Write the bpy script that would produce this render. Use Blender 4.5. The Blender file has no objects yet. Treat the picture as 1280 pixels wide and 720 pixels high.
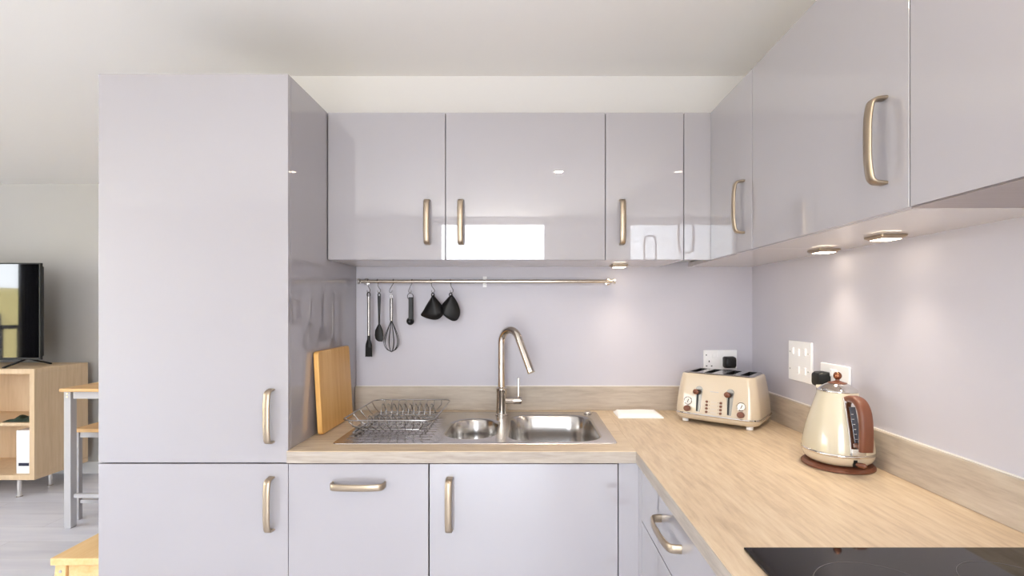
import bpy, bmesh, math, random
from mathutils import Vector, Matrix
random.seed(4)
S = bpy.context.scene
COL = S.collection
PI = math.pi

# ------------------------------------------------------------------ materials
def lin(c):
    r = []
    for v in c:
        v /= 255.0
        r.append(v / 12.92 if v <= 0.04045 else ((v + 0.055) / 1.055) ** 2.4)
    return (*r, 1.0)

def mat(name, col, rough=0.5, metal=0.0, coat=0.0, coat_rough=0.03, coat_ior=1.5, spec=0.5, bump=0.0, bump_scale=200.0, var=0.0, var_scale=3.0, emit=None, estr=0.0):
    m = bpy.data.materials.new(name); m.use_nodes = True
    nt = m.node_tree; b = nt.nodes['Principled BSDF']
    c = lin(col)
    b.inputs['Base Color'].default_value = c
    b.inputs['Roughness'].default_value = rough
    b.inputs['Metallic'].default_value = metal
    b.inputs['Coat Weight'].default_value = coat
    b.inputs['Coat Roughness'].default_value = coat_rough
    b.inputs['Coat IOR'].default_value = coat_ior
    b.inputs['Specular IOR Level'].default_value = spec
    tc = nt.nodes.new('ShaderNodeTexCoord')
    if var > 0:
        n = nt.nodes.new('ShaderNodeTexNoise'); n.inputs['Scale'].default_value = var_scale; n.inputs['Detail'].default_value = 4
        nt.links.new(tc.outputs['Object'], n.inputs['Vector'])
        r = nt.nodes.new('ShaderNodeValToRGB')
        r.color_ramp.elements[0].position = 0.3; r.color_ramp.elements[1].position = 0.7
        r.color_ramp.elements[0].color = tuple(x * (1 - var) for x in c[:3]) + (1,)
        r.color_ramp.elements[1].color = tuple(min(1, x * (1 + var)) for x in c[:3]) + (1,)
        nt.links.new(n.outputs['Fac'], r.inputs['Fac']); nt.links.new(r.outputs['Color'], b.inputs['Base Color'])
    if bump > 0:
        n = nt.nodes.new('ShaderNodeTexNoise'); n.inputs['Scale'].default_value = bump_scale; n.inputs['Detail'].default_value = 3
        nt.links.new(tc.outputs['Object'], n.inputs['Vector'])
        bp = nt.nodes.new('ShaderNodeBump'); bp.inputs['Strength'].default_value = bump; bp.inputs['Distance'].default_value = 0.001
        nt.links.new(n.outputs['Fac'], bp.inputs['Height']); nt.links.new(bp.outputs['Normal'], b.inputs['Normal'])
    if emit:
        b.inputs['Emission Color'].default_value = lin(emit); b.inputs['Emission Strength'].default_value = estr
    return m

def wood(name, c0, c1, c2, axis='X', fine=60.0, rough=0.45, stretch=14.0, bump=0.12, coat=0.0, scale=1.0):
    """streaked wood: noise stretched along one axis"""
    m = bpy.data.materials.new(name); m.use_nodes = True
    nt = m.node_tree; b = nt.nodes['Principled BSDF']; L = nt.links
    tc = nt.nodes.new('ShaderNodeTexCoord')
    def stretched(sc, det, dist):
        mp = nt.nodes.new('ShaderNodeMapping')
        v = [sc, sc, sc]; v['XYZ'.index(axis)] = sc / stretch
        mp.inputs['Scale'].default_value = v
        L.new(tc.outputs['Object'], mp.inputs['Vector'])
        n = nt.nodes.new('ShaderNodeTexNoise'); n.inputs['Scale'].default_value = 1.0
        n.inputs['Detail'].default_value = det; n.inputs['Distortion'].default_value = dist; n.inputs['Roughness'].default_value = 0.62
        L.new(mp.outputs['Vector'], n.inputs['Vector']); return n
    a = stretched(9.0 * scale, 5, 0.5); f = stretched(fine * scale, 6, 0.2)
    mx = nt.nodes.new('ShaderNodeMix'); mx.data_type = 'FLOAT'; mx.inputs['Factor'].default_value = 0.62
    L.new(a.outputs['Fac'], mx.inputs['A']); L.new(f.outputs['Fac'], mx.inputs['B'])
    r = nt.nodes.new('ShaderNodeValToRGB'); e = r.color_ramp.elements
    e[0].position = 0.33; e[0].color = lin(c0); e[1].position = 0.66; e[1].color = lin(c2)
    k = e.new(0.5); k.color = lin(c1)
    L.new(mx.outputs['Result'], r.inputs['Fac']); L.new(r.outputs['Color'], b.inputs['Base Color'])
    b.inputs['Roughness'].default_value = rough; b.inputs['Coat Weight'].default_value = coat; b.inputs['Coat Roughness'].default_value = 0.15
    bp = nt.nodes.new('ShaderNodeBump'); bp.inputs['Strength'].default_value = bump; bp.inputs['Distance'].default_value = 0.001
    L.new(f.outputs['Fac'], bp.inputs['Height']); L.new(bp.outputs['Normal'], b.inputs['Normal'])
    return m

def brushed(name, col, axis='X', rough=0.28, metal=1.0):
    m = mat(name, col, rough, metal)
    nt = m.node_tree; b = nt.nodes['Principled BSDF']; L = nt.links
    tc = nt.nodes.new('ShaderNodeTexCoord'); mp = nt.nodes.new('ShaderNodeMapping')
    v = [400, 400, 400]; v['XYZ'.index(axis)] = 6; mp.inputs['Scale'].default_value = v
    n = nt.nodes.new('ShaderNodeTexNoise'); n.inputs['Scale'].default_value = 1.0
    L.new(tc.outputs['Object'], mp.inputs['Vector']); L.new(mp.outputs['Vector'], n.inputs['Vector'])
    r = nt.nodes.new('ShaderNodeMapRange'); r.inputs['To Min'].default_value = rough * 0.7; r.inputs['To Max'].default_value = rough * 1.3
    L.new(n.outputs['Fac'], r.inputs['Value']); L.new(r.outputs['Result'], b.inputs['Roughness'])
    return m

def floor_material():
    m = bpy.data.materials.new('laminate_floor'); m.use_nodes = True
    nt = m.node_tree; b = nt.nodes['Principled BSDF']; L = nt.links
    tc = nt.nodes.new('ShaderNodeTexCoord')
    br = nt.nodes.new('ShaderNodeTexBrick'); br.inputs['Scale'].default_value = 1.0
    br.inputs['Brick Width'].default_value = 1.2; br.inputs['Row Height'].default_value = 0.19; br.inputs['Mortar Size'].default_value = 0.0012
    br.inputs['Color1'].default_value = lin((208, 208, 216)); br.inputs['Color2'].default_value = lin((222, 222, 230)); br.inputs['Mortar'].default_value = lin((176, 172, 178))
    L.new(tc.outputs['Object'], br.inputs['Vector'])
    mp = nt.nodes.new('ShaderNodeMapping'); mp.inputs['Scale'].default_value = (2.2, 16, 1)
    n = nt.nodes.new('ShaderNodeTexNoise'); n.inputs['Scale'].default_value = 1.0; n.inputs['Detail'].default_value = 6
    L.new(tc.outputs['Object'], mp.inputs['Vector']); L.new(mp.outputs['Vector'], n.inputs['Vector'])
    mx = nt.nodes.new('ShaderNodeMix'); mx.data_type = 'RGBA'; mx.blend_type = 'OVERLAY'; mx.inputs['Factor'].default_value = 0.45
    L.new(br.outputs['Color'], mx.inputs['A']); L.new(n.outputs['Fac'], mx.inputs['B'])
    L.new(mx.outputs['Result'], b.inputs['Base Color'])
    b.inputs['Roughness'].default_value = 0.42
    return m

def glass_material():
    m = bpy.data.materials.new('window_glass'); m.use_nodes = True
    nt = m.node_tree; nt.nodes.clear()
    o = nt.nodes.new('ShaderNodeOutputMaterial'); t = nt.nodes.new('ShaderNodeBsdfTransparent'); g = nt.nodes.new('ShaderNodeBsdfGlossy')
    g.inputs['Roughness'].default_value = 0.02
    mx = nt.nodes.new('ShaderNodeMixShader'); mx.inputs['Fac'].default_value = 0.06
    nt.links.new(t.outputs[0], mx.inputs[1]); nt.links.new(g.outputs[0], mx.inputs[2]); nt.links.new(mx.outputs[0], o.inputs['Surface'])
    return m

def emitter(name, col, strength):
    m = bpy.data.materials.new(name); m.use_nodes = True
    nt = m.node_tree; nt.nodes.clear()
    o = nt.nodes.new('ShaderNodeOutputMaterial'); e = nt.nodes.new('ShaderNodeEmission')
    e.inputs['Color'].default_value = lin(col); e.inputs['Strength'].default_value = strength
    nt.links.new(e.outputs[0], o.inputs['Surface'])
    return m

WALL_UNIT = mat('gloss_lacquer', (165, 161, 165), 0.4, coat=1.0, coat_rough=0.008, coat_ior=2.0, spec=0.1)
CARCASS = mat('carcass_board', (212, 204, 200), 0.25, coat=0.6, coat_rough=0.05)
DARKGAP = mat('dark_void', (60, 58, 64), 0.8)
CEIL = mat('ceiling_paint', (243, 241, 239), 0.9, bump=0.05, bump_scale=120)
WALLW = mat('white_wall_paint', (226, 224, 224), 0.85, bump=0.05, bump_scale=150)
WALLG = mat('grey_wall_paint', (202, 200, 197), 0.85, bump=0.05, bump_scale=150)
SPLASH = mat('lavender_splash_paint', (200, 197, 206), 0.5, var=0.015, var_scale=4)
CAULK = mat('white_sealant', (240, 236, 230), 0.5)
OAKX = wood('washed_oak_across', (182, 160, 134), (206, 185, 157), (218, 201, 176), 'X', 85.0, 0.45, 9.0)
OAKE = wood('oak_edge_painted_light', (150, 139, 130), (172, 161, 150), (186, 177, 168), 'X', 85.0, 0.45, 9.0)  # both edge oaks: worktop laminate with cool daylight painted into its colour
OAKF = wood('oak_edge_painted_light_long', (150, 139, 130), (172, 161, 150), (186, 177, 168), 'Y', 85.0, 0.45, 9.0)
OAKU = wood('oak_upstand_painted_light', (170, 156, 142), (190, 177, 162), (202, 191, 177), 'X', 85.0, 0.45, 9.0)  # both upstand oaks: same laminate, greyed to put cooler light into the colour
OAKV = wood('oak_upstand_painted_light_long', (170, 156, 142), (190, 177, 162), (202, 191, 177), 'Y', 85.0, 0.45, 9.0)
OAKY = wood('washed_oak_along', (182, 160, 134), (206, 185, 157), (218, 201, 176), 'Y', 85.0, 0.45, 9.0)
BEECH = wood('beech_veneer', (205, 176, 140), (216, 188, 152), (224, 198, 164), 'Z', 50)
PINE = wood('pine_wood', (222, 178, 116), (234, 196, 138), (242, 210, 160), 'Y', 40)
PINEX = wood('pine_top', (206, 158, 100), (222, 178, 122), (232, 194, 142), 'X', 40)
BAMBOO = wood('bamboo_strips', (212, 152, 80), (230, 178, 104), (240, 194, 124), 'Z', 60, 0.4, 20)
STEEL = brushed('brushed_steel', (205, 200, 196), 'X', 0.24)
BOWLST = mat('satin_steel', (184, 180, 176), 0.2, 1.0)
TRACKM = mat('lever_track_steel', (140, 136, 130), 0.3, 1.0)
CHROME = mat('chrome', (225, 222, 218), 0.06, 1.0)
NICKEL = brushed('satin_nickel', (178, 162, 142), 'Z', 0.38)
TAPM = mat('polished_nickel', (214, 206, 196), 0.1, 1.0)
HOOKM = mat('hook_steel', (130, 126, 124), 0.2, 1.0)
RACKM = mat('rack_wire', (172, 170, 168), 0.12, 1.0)
UTEN = mat('utensil_steel', (158, 154, 152), 0.22, 1.0)
RAILM = mat('rail_steel', (205, 196, 182), 0.2, 1.0)
BLACK = mat('black_plastic', (13, 13, 14), 0.45)
SILIC = mat('black_silicone', (15, 14, 15), 0.5, spec=0.35)
CREAM = mat('cream_enamel', (202, 187, 165), 0.3, coat=1.0, coat_rough=0.04)
CREAMK = mat('ivory_enamel', (200, 191, 169), 0.3, coat=1.0, coat_rough=0.04)
BROWN = mat('brown_plastic', (112, 66, 46), 0.4)
WHITEP = mat('white_plastic', (248, 247, 248), 0.35)
CLOTHW = mat('white_cloth', (252, 252, 252), 0.9, bump=0.3, bump_scale=600)
GREYM = mat('grey_metal_paint', (186, 184, 186), 0.45)
HOBG = mat('hob_glass', (14, 13, 15), 0.04, spec=0.6)
HOBR = mat('hob_ring_print', (92, 88, 92), 0.2)
SCREEN = mat('tv_screen', (8, 8, 10), 0.05, coat=1.0, coat_rough=0.02, coat_ior=1.45)
GREENC = mat('dark_green_cloth', (44, 58, 46), 0.9, var=0.4, var_scale=60)
NAVY = mat('navy_print', (34, 36, 60), 0.6)
CURT = mat('dark_curtain', (58, 58, 64), 0.9)
YELLOW = mat('yellow_render', (205, 188, 130), 0.9, var=0.05)
GROUND = mat('paving', (225, 222, 216), 0.9)
GLASS = glass_material()
FRAMEW = mat('white_frame', (236, 236, 236), 0.4)
LED = emitter('led_panel', (255, 236, 208), 9.0)
DOWN = emitter('downlight_bulb', (255, 229, 204), 750.0)
HOODM = brushed('hood_steel', (178, 168, 164), 'X', 0.35)
LAM = floor_material()
WATERW = mat('gauge_window', (70, 72, 84), 0.08, spec=0.8)
DIAL = mat('dial_white', (238, 236, 232), 0.4)

# ------------------------------------------------------------------ mesh helpers
def B():
    return bmesh.new()

def box(bm, x0, x1, y0, y1, z0, z1):
    v = [bm.verts.new((x, y, z)) for z in (z0, z1) for y in (y0, y1) for x in (x0, x1)]
    for f in ((0, 2, 3, 1), (4, 5, 7, 6), (0, 1, 5, 4), (2, 6, 7, 3), (0, 4, 6, 2), (1, 3, 7, 5)):
        bm.faces.new([v[i] for i in f])
    return bm

def rings(bm, loops, cap0=True, cap1=True, closed=True):
    vs = [[bm.verts.new(p) for p in lp] for lp in loops]
    n = len(vs[0])
    for a, b in zip(vs, vs[1:]):
        for i in range(n if closed else n - 1):
            j = (i + 1) % n
            bm.faces.new((a[i], a[j], b[j], b[i]))
    if cap0: bm.faces.new(list(reversed(vs[0])))
    if cap1: bm.faces.new(vs[-1])
    return vs

def rrect(cx, cy, hx, hy, r, z, n=6):
    pts = []
    r = min(r, hx - 1e-5, hy - 1e-5)
    for qx, qy, a0 in ((1, 1, 0), (-1, 1, PI / 2), (-1, -1, PI), (1, -1, 1.5 * PI)):
        for i in range(n + 1):
            a = a0 + PI / 2 * i / n
            pts.append((cx + qx * (hx - r) + r * math.cos(a), cy + qy * (hy - r) + r * math.sin(a), z))
    return pts

def lathe(bm, prof, c=(0, 0, 0), n=40, axis='Z', cap0=True, cap1=True):
    loops = []
    for r, h in prof:
        lp = []
        for i in range(n):
            a = 2 * PI * i / n
            u, v = r * math.cos(a), r * math.sin(a)
            p = {'Z': (u, v, h), 'X': (h, u, v), 'Y': (u, -h, v)}[axis]
            lp.append((c[0] + p[0], c[1] + p[1], c[2] + p[2]))
        loops.append(lp)
    rings(bm, loops, cap0, cap1)
    return bm

def tube(bm, pts, r, n=8, closed=False):
    pts = [Vector(p) for p in pts]
    N = len(pts)
    tang = []
    for i in range(N):
        a = pts[(i - 1) % N] if (closed or i > 0) else pts[i]
        b = pts[(i + 1) % N] if (closed or i < N - 1) else pts[i]
        tang.append((b - a).normalized())
    up = Vector((0, 0, 1)) if abs(tang[0].z) < 0.9 else Vector((1, 0, 0))
    nrm = (up - tang[0] * up.dot(tang[0])).normalized()
    loops = []
    for i in range(N):
        t = tang[i]
        nrm = nrm - t * nrm.dot(t)
        nrm.normalize()
        bn = t.cross(nrm)
        rr = r[i] if isinstance(r, (list, tuple)) else r
        loops.append([tuple(pts[i] + nrm * rr * math.cos(2 * PI * k / n) + bn * rr * math.sin(2 * PI * k / n)) for k in range(n)])
    if closed:
        vs = [[bm.verts.new(p) for p in lp] for lp in loops]
        for i in range(N):
            a, b = vs[i], vs[(i + 1) % N]
            # find best twist for closing seam
            off = 0
            if i == N - 1:
                off = min(range(n), key=lambda o: (a[0].co - b[o].co).length)
            for k in range(n):
                bm.faces.new((a[k], a[(k + 1) % n], b[(k + 1 + off) % n], b[(k + off) % n]))
    else:
        rings(bm, loops)
    return bm

def ribbon(bm, pts, wdir, w, th):
    """flat bar swept along pts; wdir = width direction; th = thickness"""
    pts = [Vector(p) for p in pts]; wd = Vector(wdir).normalized()
    loops = []
    N = len(pts)
    for i in range(N):
        a = pts[max(0, i - 1)]; b = pts[min(N - 1, i + 1)]
        t = (b - a).normalized(); nn = t.cross(wd).normalized()
        ww = w[i] if isinstance(w, (list, tuple)) else w
        hw, ht = ww / 2, th / 2
        c = min(ht * 0.7, hw * 0.5)
        prof = [(-hw, -ht + c), (-hw + c, -ht), (hw - c, -ht), (hw, -ht + c), (hw, ht - c), (hw - c, ht), (-hw + c, ht), (-hw, ht - c)]
        loops.append([tuple(pts[i] + wd * u + nn * v) for u, v in prof])
    rings(bm, loops)
    return bm

def arc_path(ctrl, rad, n=6):
    """polyline with rounded corners"""
    P = [Vector(p) for p in ctrl]
    out = [P[0]]
    for i in range(1, len(P) - 1):
        a = (P[i - 1] - P[i]); b = (P[i + 1] - P[i])
        rr = rad[i - 1] if isinstance(rad, (list, tuple)) else rad
        d = min(rr, a.length * 0.49, b.length * 0.49)
        s, e = P[i] + a.normalized() * d, P[i] + b.normalized() * d
        for k in range(n + 1):
            t = k / n
            out.append(s * (1 - t) ** 2 + P[i] * 2 * t * (1 - t) + e * t * t)
    out.append(P[-1])
    return out

def wloc(o):
    v = Vector((0, 0, 0))
    while o is not None:
        v += o.location; o = o.parent
    return v

def obj(name, bm, m, parent=None, local=False, bevel=0.0, seg=2, angle=35, flat=False):
    bmesh.ops.recalc_face_normals(bm, faces=bm.faces)
    if parent is not None and not local:
        bmesh.ops.translate(bm, verts=bm.verts, vec=-wloc(parent))
    me = bpy.data.meshes.new(name)
    bm.to_mesh(me); bm.free()
    if not flat:
        for p in me.polygons: p.use_smooth = True
        me.set_sharp_from_angle(angle=math.radians(angle))
    me.materials.append(m)
    o = bpy.data.objects.new(name, me)
    COL.objects.link(o)
    if parent is not None: o.parent = parent
    if bevel > 0:
        md = o.modifiers.new('bevel', 'BEVEL'); md.width = bevel; md.segments = seg
        md.limit_method = 'ANGLE'; md.angle_limit = math.radians(40); md.harden_normals = True
    return o

def tag(o, label, cat, group=None):
    o['label'] = label; o['category'] = cat
    if group: o['group'] = group
    return o

def thing(name, label, cat, loc=(0, 0, 0), group=None, rz=0.0):
    o = bpy.data.objects.new(name, None); COL.objects.link(o)
    o.location = loc; o.rotation_euler = (0, 0, rz); o.empty_display_size = 0.05
    return tag(o, label, cat, group)

def struct(name, bm, m, parent=None, **k):
    o = obj(name, bm, m, parent, **k)
    if parent is None: o['kind'] = 'structure'
    return o

def bx(*a):
    return box(B(), *a)

# ------------------------------------------------------------------ key sizes
WT = 0.91            # worktop top
YB, XR = 2.16, 1.0   # splash faces
CZ = 2.385           # ceiling
XT0, XT1 = -1.3455, -0.748   # tall unit
YD = 1.542           # base door face
YU = 1.846           # wall unit door face
XU = 0.697           # right wall unit door face
XD = 0.355           # right base drawer face
UB, UT = 1.54, 2.095
REAR = -1.8
XL, YF = -5.4, 4.04

# ------------------------------------------------------------------ room
struct('floor', bx(XL, XR + 0.1, REAR - 0.1, YF + 0.1, -0.1, 0.0), LAM)
struct('ceiling', bx(XL, XR + 0.1, REAR - 0.1, YF + 0.1, CZ, CZ + 0.1), CEIL)
struct('wall_right', bx(XR + 0.006, XR + 0.1, REAR - 0.1, YF + 0.1, 0, CZ), WALLW)
struct('wall_kitchen', bx(XT0 + 0.03, XR + 0.006, YB + 0.006, YB + 0.12, 0, CZ), WALLW)
struct('wall_far', bx(XL, XR + 0.1, YF, YF + 0.1, 0, CZ), WALLG)
struct('baseboard_far', bx(XL, XT0 + 0.1, YF - 0.016, YF, 0, 0.1), FRAMEW, bevel=0.004)
struct('trim_1', bx(XT1 + 0.001, XR, YB, YB + 0.006, WT - 0.05, UB + 0.02), SPLASH)
struct('trim_2', bx(XR, XR + 0.006, 0.2, YB, WT - 0.05, UB + 0.02), SPLASH)
# one glazed opening behind the camera, two in the living room's side wall
def glazed_wall(name, axis, at, out, lo, hi, openings, m):
    """wall slab across an axis, with openings (a, b, z0, z1, number, mullions), their window frames, panes and sky portals"""
    def bb(bm, u0, u1, d0, d1, za, zb):
        d0, d1 = sorted((at + out * d0, at + out * d1))
        if axis == 'X': box(bm, u0, u1, d0, d1, za, zb)
        else: box(bm, d0, d1, u0, u1, za, zb)
    wall = B(); u = lo
    for a, b_, z0, z1, no, mull in openings:
        bb(wall, u, a, 0, 0.1, 0, CZ); bb(wall, a, b_, 0, 0.1, z1, CZ); bb(wall, a, b_, 0, 0.1, 0, z0); u = b_
        bm = B(); f = 0.035
        bb(bm, a, a + f, 0.03, 0.08, z0, z1); bb(bm, b_ - f, b_, 0.03, 0.08, z0, z1); bb(bm, a, b_, 0.03, 0.08, z1 - f, z1); bb(bm, a, b_, 0.03, 0.08, z0, z0 + f)
        for k in mull: bb(bm, k - 0.03, k + 0.03, 0.03, 0.08, z0, z1)
        w = struct('window_%d' % no, bm, FRAMEW)
        bm = B(); bb(bm, a + f, b_ - f, 0.054, 0.058, z0 + f, z1 - f); obj('pane', bm, GLASS, w)
        ld = bpy.data.lights.new('window_portal', 'AREA'); ld.shape = 'RECTANGLE'; ld.size = b_ - a; ld.size_y = z1 - z0
        ld.cycles.is_portal = True
        lo_ = bpy.data.objects.new('window_portal', ld); COL.objects.link(lo_)
        c = (a + b_) / 2; d = at + out * 0.12
        lo_.location = (c, d, (z0 + z1) / 2) if axis == 'X' else (d, c, (z0 + z1) / 2)
        lo_.rotation_euler = (PI / 2, 0, 0) if axis == 'X' else (PI / 2, 0, -PI / 2)
    bb(wall, u, hi, 0, 0.1, 0, CZ)
    struct(name, wall, m)
glazed_wall('wall_rear', 'X', REAR, -1, XL - 0.1, XR + 0.1, [(-0.985, 0.245, 0.02, 2.34, 1, ())], WALLW)
glazed_wall('wall_left', 'Y', XL, -1, REAR, YF + 0.1, [(-1.65, 0.85, 0.02, 2.28, 2, (-0.4,)), (1.72, 2.5, 0.75, 2.1, 3, ())], WALLG)  # the wide window is unseen, added to brighten the right-hand cabinets

# ------------------------------------------------------------------ handles
def handle(parent, p, axis, out, length=0.165, w=0.021):
    """bow handle: centre p on the door face, bar along axis, standing off along out"""
    p, ax, o = Vector(p), Vector(axis), Vector(out)
    wd = ax.cross(o)
    h = length / 2; pr = 0.033
    ctrl = [p - ax * h, p - ax * (h - 0.002) + o * (pr * 0.80), p - ax * (h * 0.5) + o * pr, p + ax * (h * 0.5) + o * pr, p + ax * (h - 0.002) + o * (pr * 0.80), p + ax * h]
    pts = arc_path(ctrl, [0.018, 0.03, 0.03, 0.018], 6)
    return obj('handle', ribbon(B(), pts, wd, w, 0.0065), NICKEL, parent, angle=50)

def door(name, parent, x0, x1, y0, y1, z0, z1):
    return obj(name, bx(x0, x1, y0, y1, z0, z1), WALL_UNIT, parent, bevel=0.0012, seg=2)

def carcass(x0, x1, y0, y1, z0, z1, opn='-Y', t=0.018, top=True):
    bm = B()
    if opn == '-Y':
        box(bm, x0, x0 + t, y0, y1, z0, z1); box(bm, x1 - t, x1, y0, y1, z0, z1)
        box(bm, x0 + t, x1 - t, y0, y1, z0, z0 + t); box(bm, x0 + t, x1 - t, y1 - t, y1, z0 + t, z1)
        if top: box(bm, x0 + t, x1 - t, y0, y1 - t, z1 - t, z1)
    else:
        box(bm, x0, x1, y0, y0 + t, z0, z1); box(bm, x0, x1, y1 - t, y1, z0, z1)
        box(bm, x0, x1, y0 + t, y1 - t, z0, z0 + t); box(bm, x1 - t, x1, y0 + t, y1 - t, z0 + t, z1)
        if top: box(bm, x0, x1 - t, y0 + t, y1 - t, z1 - t, z1)
    return bm

# tall fridge housing
t = thing('tall_cabinet', 'tall gloss grey two-door cabinet at the left end of the kitchen', 'cabinet', ((XT0 + XT1) / 2, 1.85, 0))
obj('carcass', carcass(XT0, XT1, YD + 0.02, YB + 0.004, 0.1, UT), WALL_UNIT, t, bevel=0.001)
obj('plinth', bx(XT0, XT1, YD + 0.06, YB, 0, 0.1), WALL_UNIT, t)
d = door('door', t, XT0, XT1, YD, YD + 0.0185, 0.8705, UT); d['label'] = 'taller upper door'
handle(d, (-0.800, YD, 1.018), (0, 0, 1), (0, -1, 0))
d = door('door', t, XT0, XT1, YD, YD + 0.0185, 0.11, 0.8665); d['label'] = 'lower door'
handle(d, (-0.800, YD, 0.742), (0, 0, 1), (0, -1, 0))

# dishwasher
t = thing('integrated_dishwasher', 'narrow dishwasher behind a gloss front with a horizontal handle, left of the sink cupboard', 'dishwasher', (-0.527, 1.85, 0))
obj('body', bx(-0.744, -0.31, YD + 0.03, 2.12, 0.1, 0.855), DARKGAP, t)
d = door('door', t, -0.7465, -0.3065, YD, YD + 0.018, 0.11, 0.866)
handle(d, (-0.525, YD, 0.802), (1, 0, 0), (0, -1, 0))
obj('plinth', bx(-0.7465, -0.3065, YD + 0.06, YD + 0.078, 0, 0.1), WALL_UNIT, t)
# sink base
t = thing('base_cabinet', 'gloss base cupboard under the sink with one vertical handle at its left', 'cabinet', (-0.006, 1.85, 0))
obj('carcass', carcass(-0.303, 0.291, YD + 0.02, 2.14, 0.1, 0.868, top=False), CARCASS, t)
d = door('door', t, -0.3025, 0.2905, YD, YD + 0.018, 0.11, 0.866)
handle(d, (-0.239, YD, 0.741), (0, 0, 1), (0, -1, 0))
obj('plinth', bx(-0.303, 0.36, YD + 0.06, YD + 0.078, 0, 0.1), WALL_UNIT, t)
# corner post
bm = B(); box(bm, 0.2935, XD + 0.018, YD, YD + 0.018, 0.11, 0.868); box(bm, XD, XD + 0.018, 1.4985, YD, 0.11, 0.868)
tag(obj('corner_post', bm, WALL_UNIT), 'plain gloss filler post in the inside corner of the base units', 'filler panel')
# drawers under right worktop
t = thing('drawer_unit', 'gloss drawer unit under the right-hand worktop beside the corner post', 'drawer unit', (0.68, 1.2, 0))
obj('carcass', carcass(XD + 0.02, XR - 0.01, 0.897, 1.4965, 0.1, 0.868, opn='-X', top=False), CARCASS, t)
for i, (z0, z1) in enumerate(((0.708, 0.866), (0.415, 0.7045), (0.11, 0.4115))):
    d = obj('drawer', bx(XD, XD + 0.018, 0.898, 1.4955, z0, z1), WALL_UNIT, t, bevel=0.0012)
    handle(d, (XD, 1.197, (0.8075, 0.645, 0.345)[i]), (0, -1, 0), (-1, 0, 0))
t = thing('base_cabinet', 'gloss base cupboard under the black hob at the near right', 'cabinet', (0.68, 0.6, 0))
obj('carcass', carcass(XD + 0.02, XR - 0.01, 0.297, 0.894, 0.1, 0.86, opn='-X', top=False), CARCASS, t)
obj('door', bx(XD, XD + 0.018, 0.298, 0.8945, 0.11, 0.866), WALL_UNIT, t, bevel=0.0012)

for y0, y1, nm in ((0.897, 1.4965, 'drawer_unit'), (0.297, 0.894, 'base_cabinet.001')):
    obj('plinth', bx(XD + 0.06, XD + 0.078, y0, y1, 0, 0.0999), WALL_UNIT, bpy.data.objects[nm])
# wall units, back run
def wall_unit(x0, x1, hx, label, cat='wall cabinet'):
    t = thing('wall_cabinet', label, cat, ((x0 + x1) / 2, 2.0, UB), 'wall cabinets over the sink')
    obj('carcass', carcass(x0 + 0.0005, x1 - 0.0005, YU + 0.02, YB + 0.005, UB, UT - 0.001), CARCASS, t)
    d = door('door', t, x0 + 0.0015, x1 - 0.0015, YU, YU + 0.0185, UB, UT)
    handle(d, (hx, YU, 1.681), (0, 0, 1), (0, -1, 0))
wall_unit(-0.7465, -0.302, -0.369, 'leftmost gloss wall cabinet over the sink, beside the tall cabinet')
wall_unit(-0.302, 0.301, -0.243, 'widest gloss wall cabinet in the middle of the row over the sink')
wall_unit(0.301, 0.597, 0.362, 'narrow gloss wall cabinet over the sink with its handle at the left')
tag(obj('filler_panel', bx(0.5985, XU + 0.018, YU, YU + 0.0185, UB, UT), WALL_UNIT, bevel=0.0012), 'narrow gloss filler strip in the corner between the two rows of wall cabinets', 'filler panel')
# wall units, right run
def wall_unit_r(y0, y1, hy, label, inner_y1=None):
    t = thing('wall_cabinet', label, 'wall cabinet', (0.85, (y0 + y1) / 2, UB), 'wall cabinets along the right wall')
    obj('carcass', carcass(XU + 0.02, XR + 0.005, y0 + 0.0005, (inner_y1 or y1) - 0.0005, UB, UT - 0.001, opn='-X'), CARCASS, t)
    d = obj('door', bx(XU, XU + 0.0185, y0 + 0.0015, y1 - 0.0015, UB, UT), WALL_UNIT, t, bevel=0.0012)
    if hy is not None: handle(d, (XU, hy, 1.681), (0, 0, 1), (-1, 0, 0))
    return t
wall_unit_r(1.507, YU - 0.001, 1.566, 'narrow gloss wall cabinet on the right wall, nearest the corner', YB)
wall_unit_r(0.889, 1.507, 0.951, 'wide gloss wall cabinet above the kettle on the right wall')
t = wall_unit_r(0.28, 0.889, None, 'gloss wall cabinet nearest the camera on the right wall, with extractor beneath')
obj('extractor_panel', bx(XU + 0.0015, XR - 0.002, 0.285, 0.8865, UB - 0.003, UB - 0.0005), HOODM, t)['label'] = 'grey metal extractor underside'

# under-cabinet lights
def puck(cx, cy, label, tilt=(0, 0.4, 0)):
    t = thing('cabinet_downlight', label, 'light', (cx, cy, UB - 0.014), 'square lights under the wall cabinets')
    bm = B(); rings(bm, [rrect(cx, cy, 0.034, 0.034, 0.006, UB - 0.0005), rrect(cx, cy, 0.034, 0.034, 0.006, UB - 0.004), rrect(cx, cy, 0.027, 0.027, 0.004, UB - 0.009)])
    obj('housing', bm, NICKEL, t)
    bm = B(); rings(bm, [rrect(cx, cy, 0.024, 0.024, 0.003, UB - 0.0088), rrect(cx, cy, 0.024, 0.024, 0.003, UB - 0.0102)])
    obj('diffuser', bm, LED, t)
    ld = bpy.data.lights.new('cabinet_light_beam', 'SPOT'); ld.energy = 5.0; ld.color = (1.0, 0.86, 0.68); ld.spot_size = math.radians(118); ld.spot_blend = 1.0; ld.shadow_soft_size = 0.024
    lo = bpy.data.objects.new('cabinet_light_beam', ld); COL.objects.link(lo); lo.parent = t; lo.location = (0, 0, -0.004); lo.rotation_euler = tilt
puck(0.395, 2.07, 'small lit square light under the narrow wall cabinet over the sink', (-0.4, 0, 0))
puck(0.935, 1.535, 'small lit square light under the right cabinets, nearer the corner')
puck(0.915, 1.245, 'small lit square light under the right cabinets, above and in front of the kettle')

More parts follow.
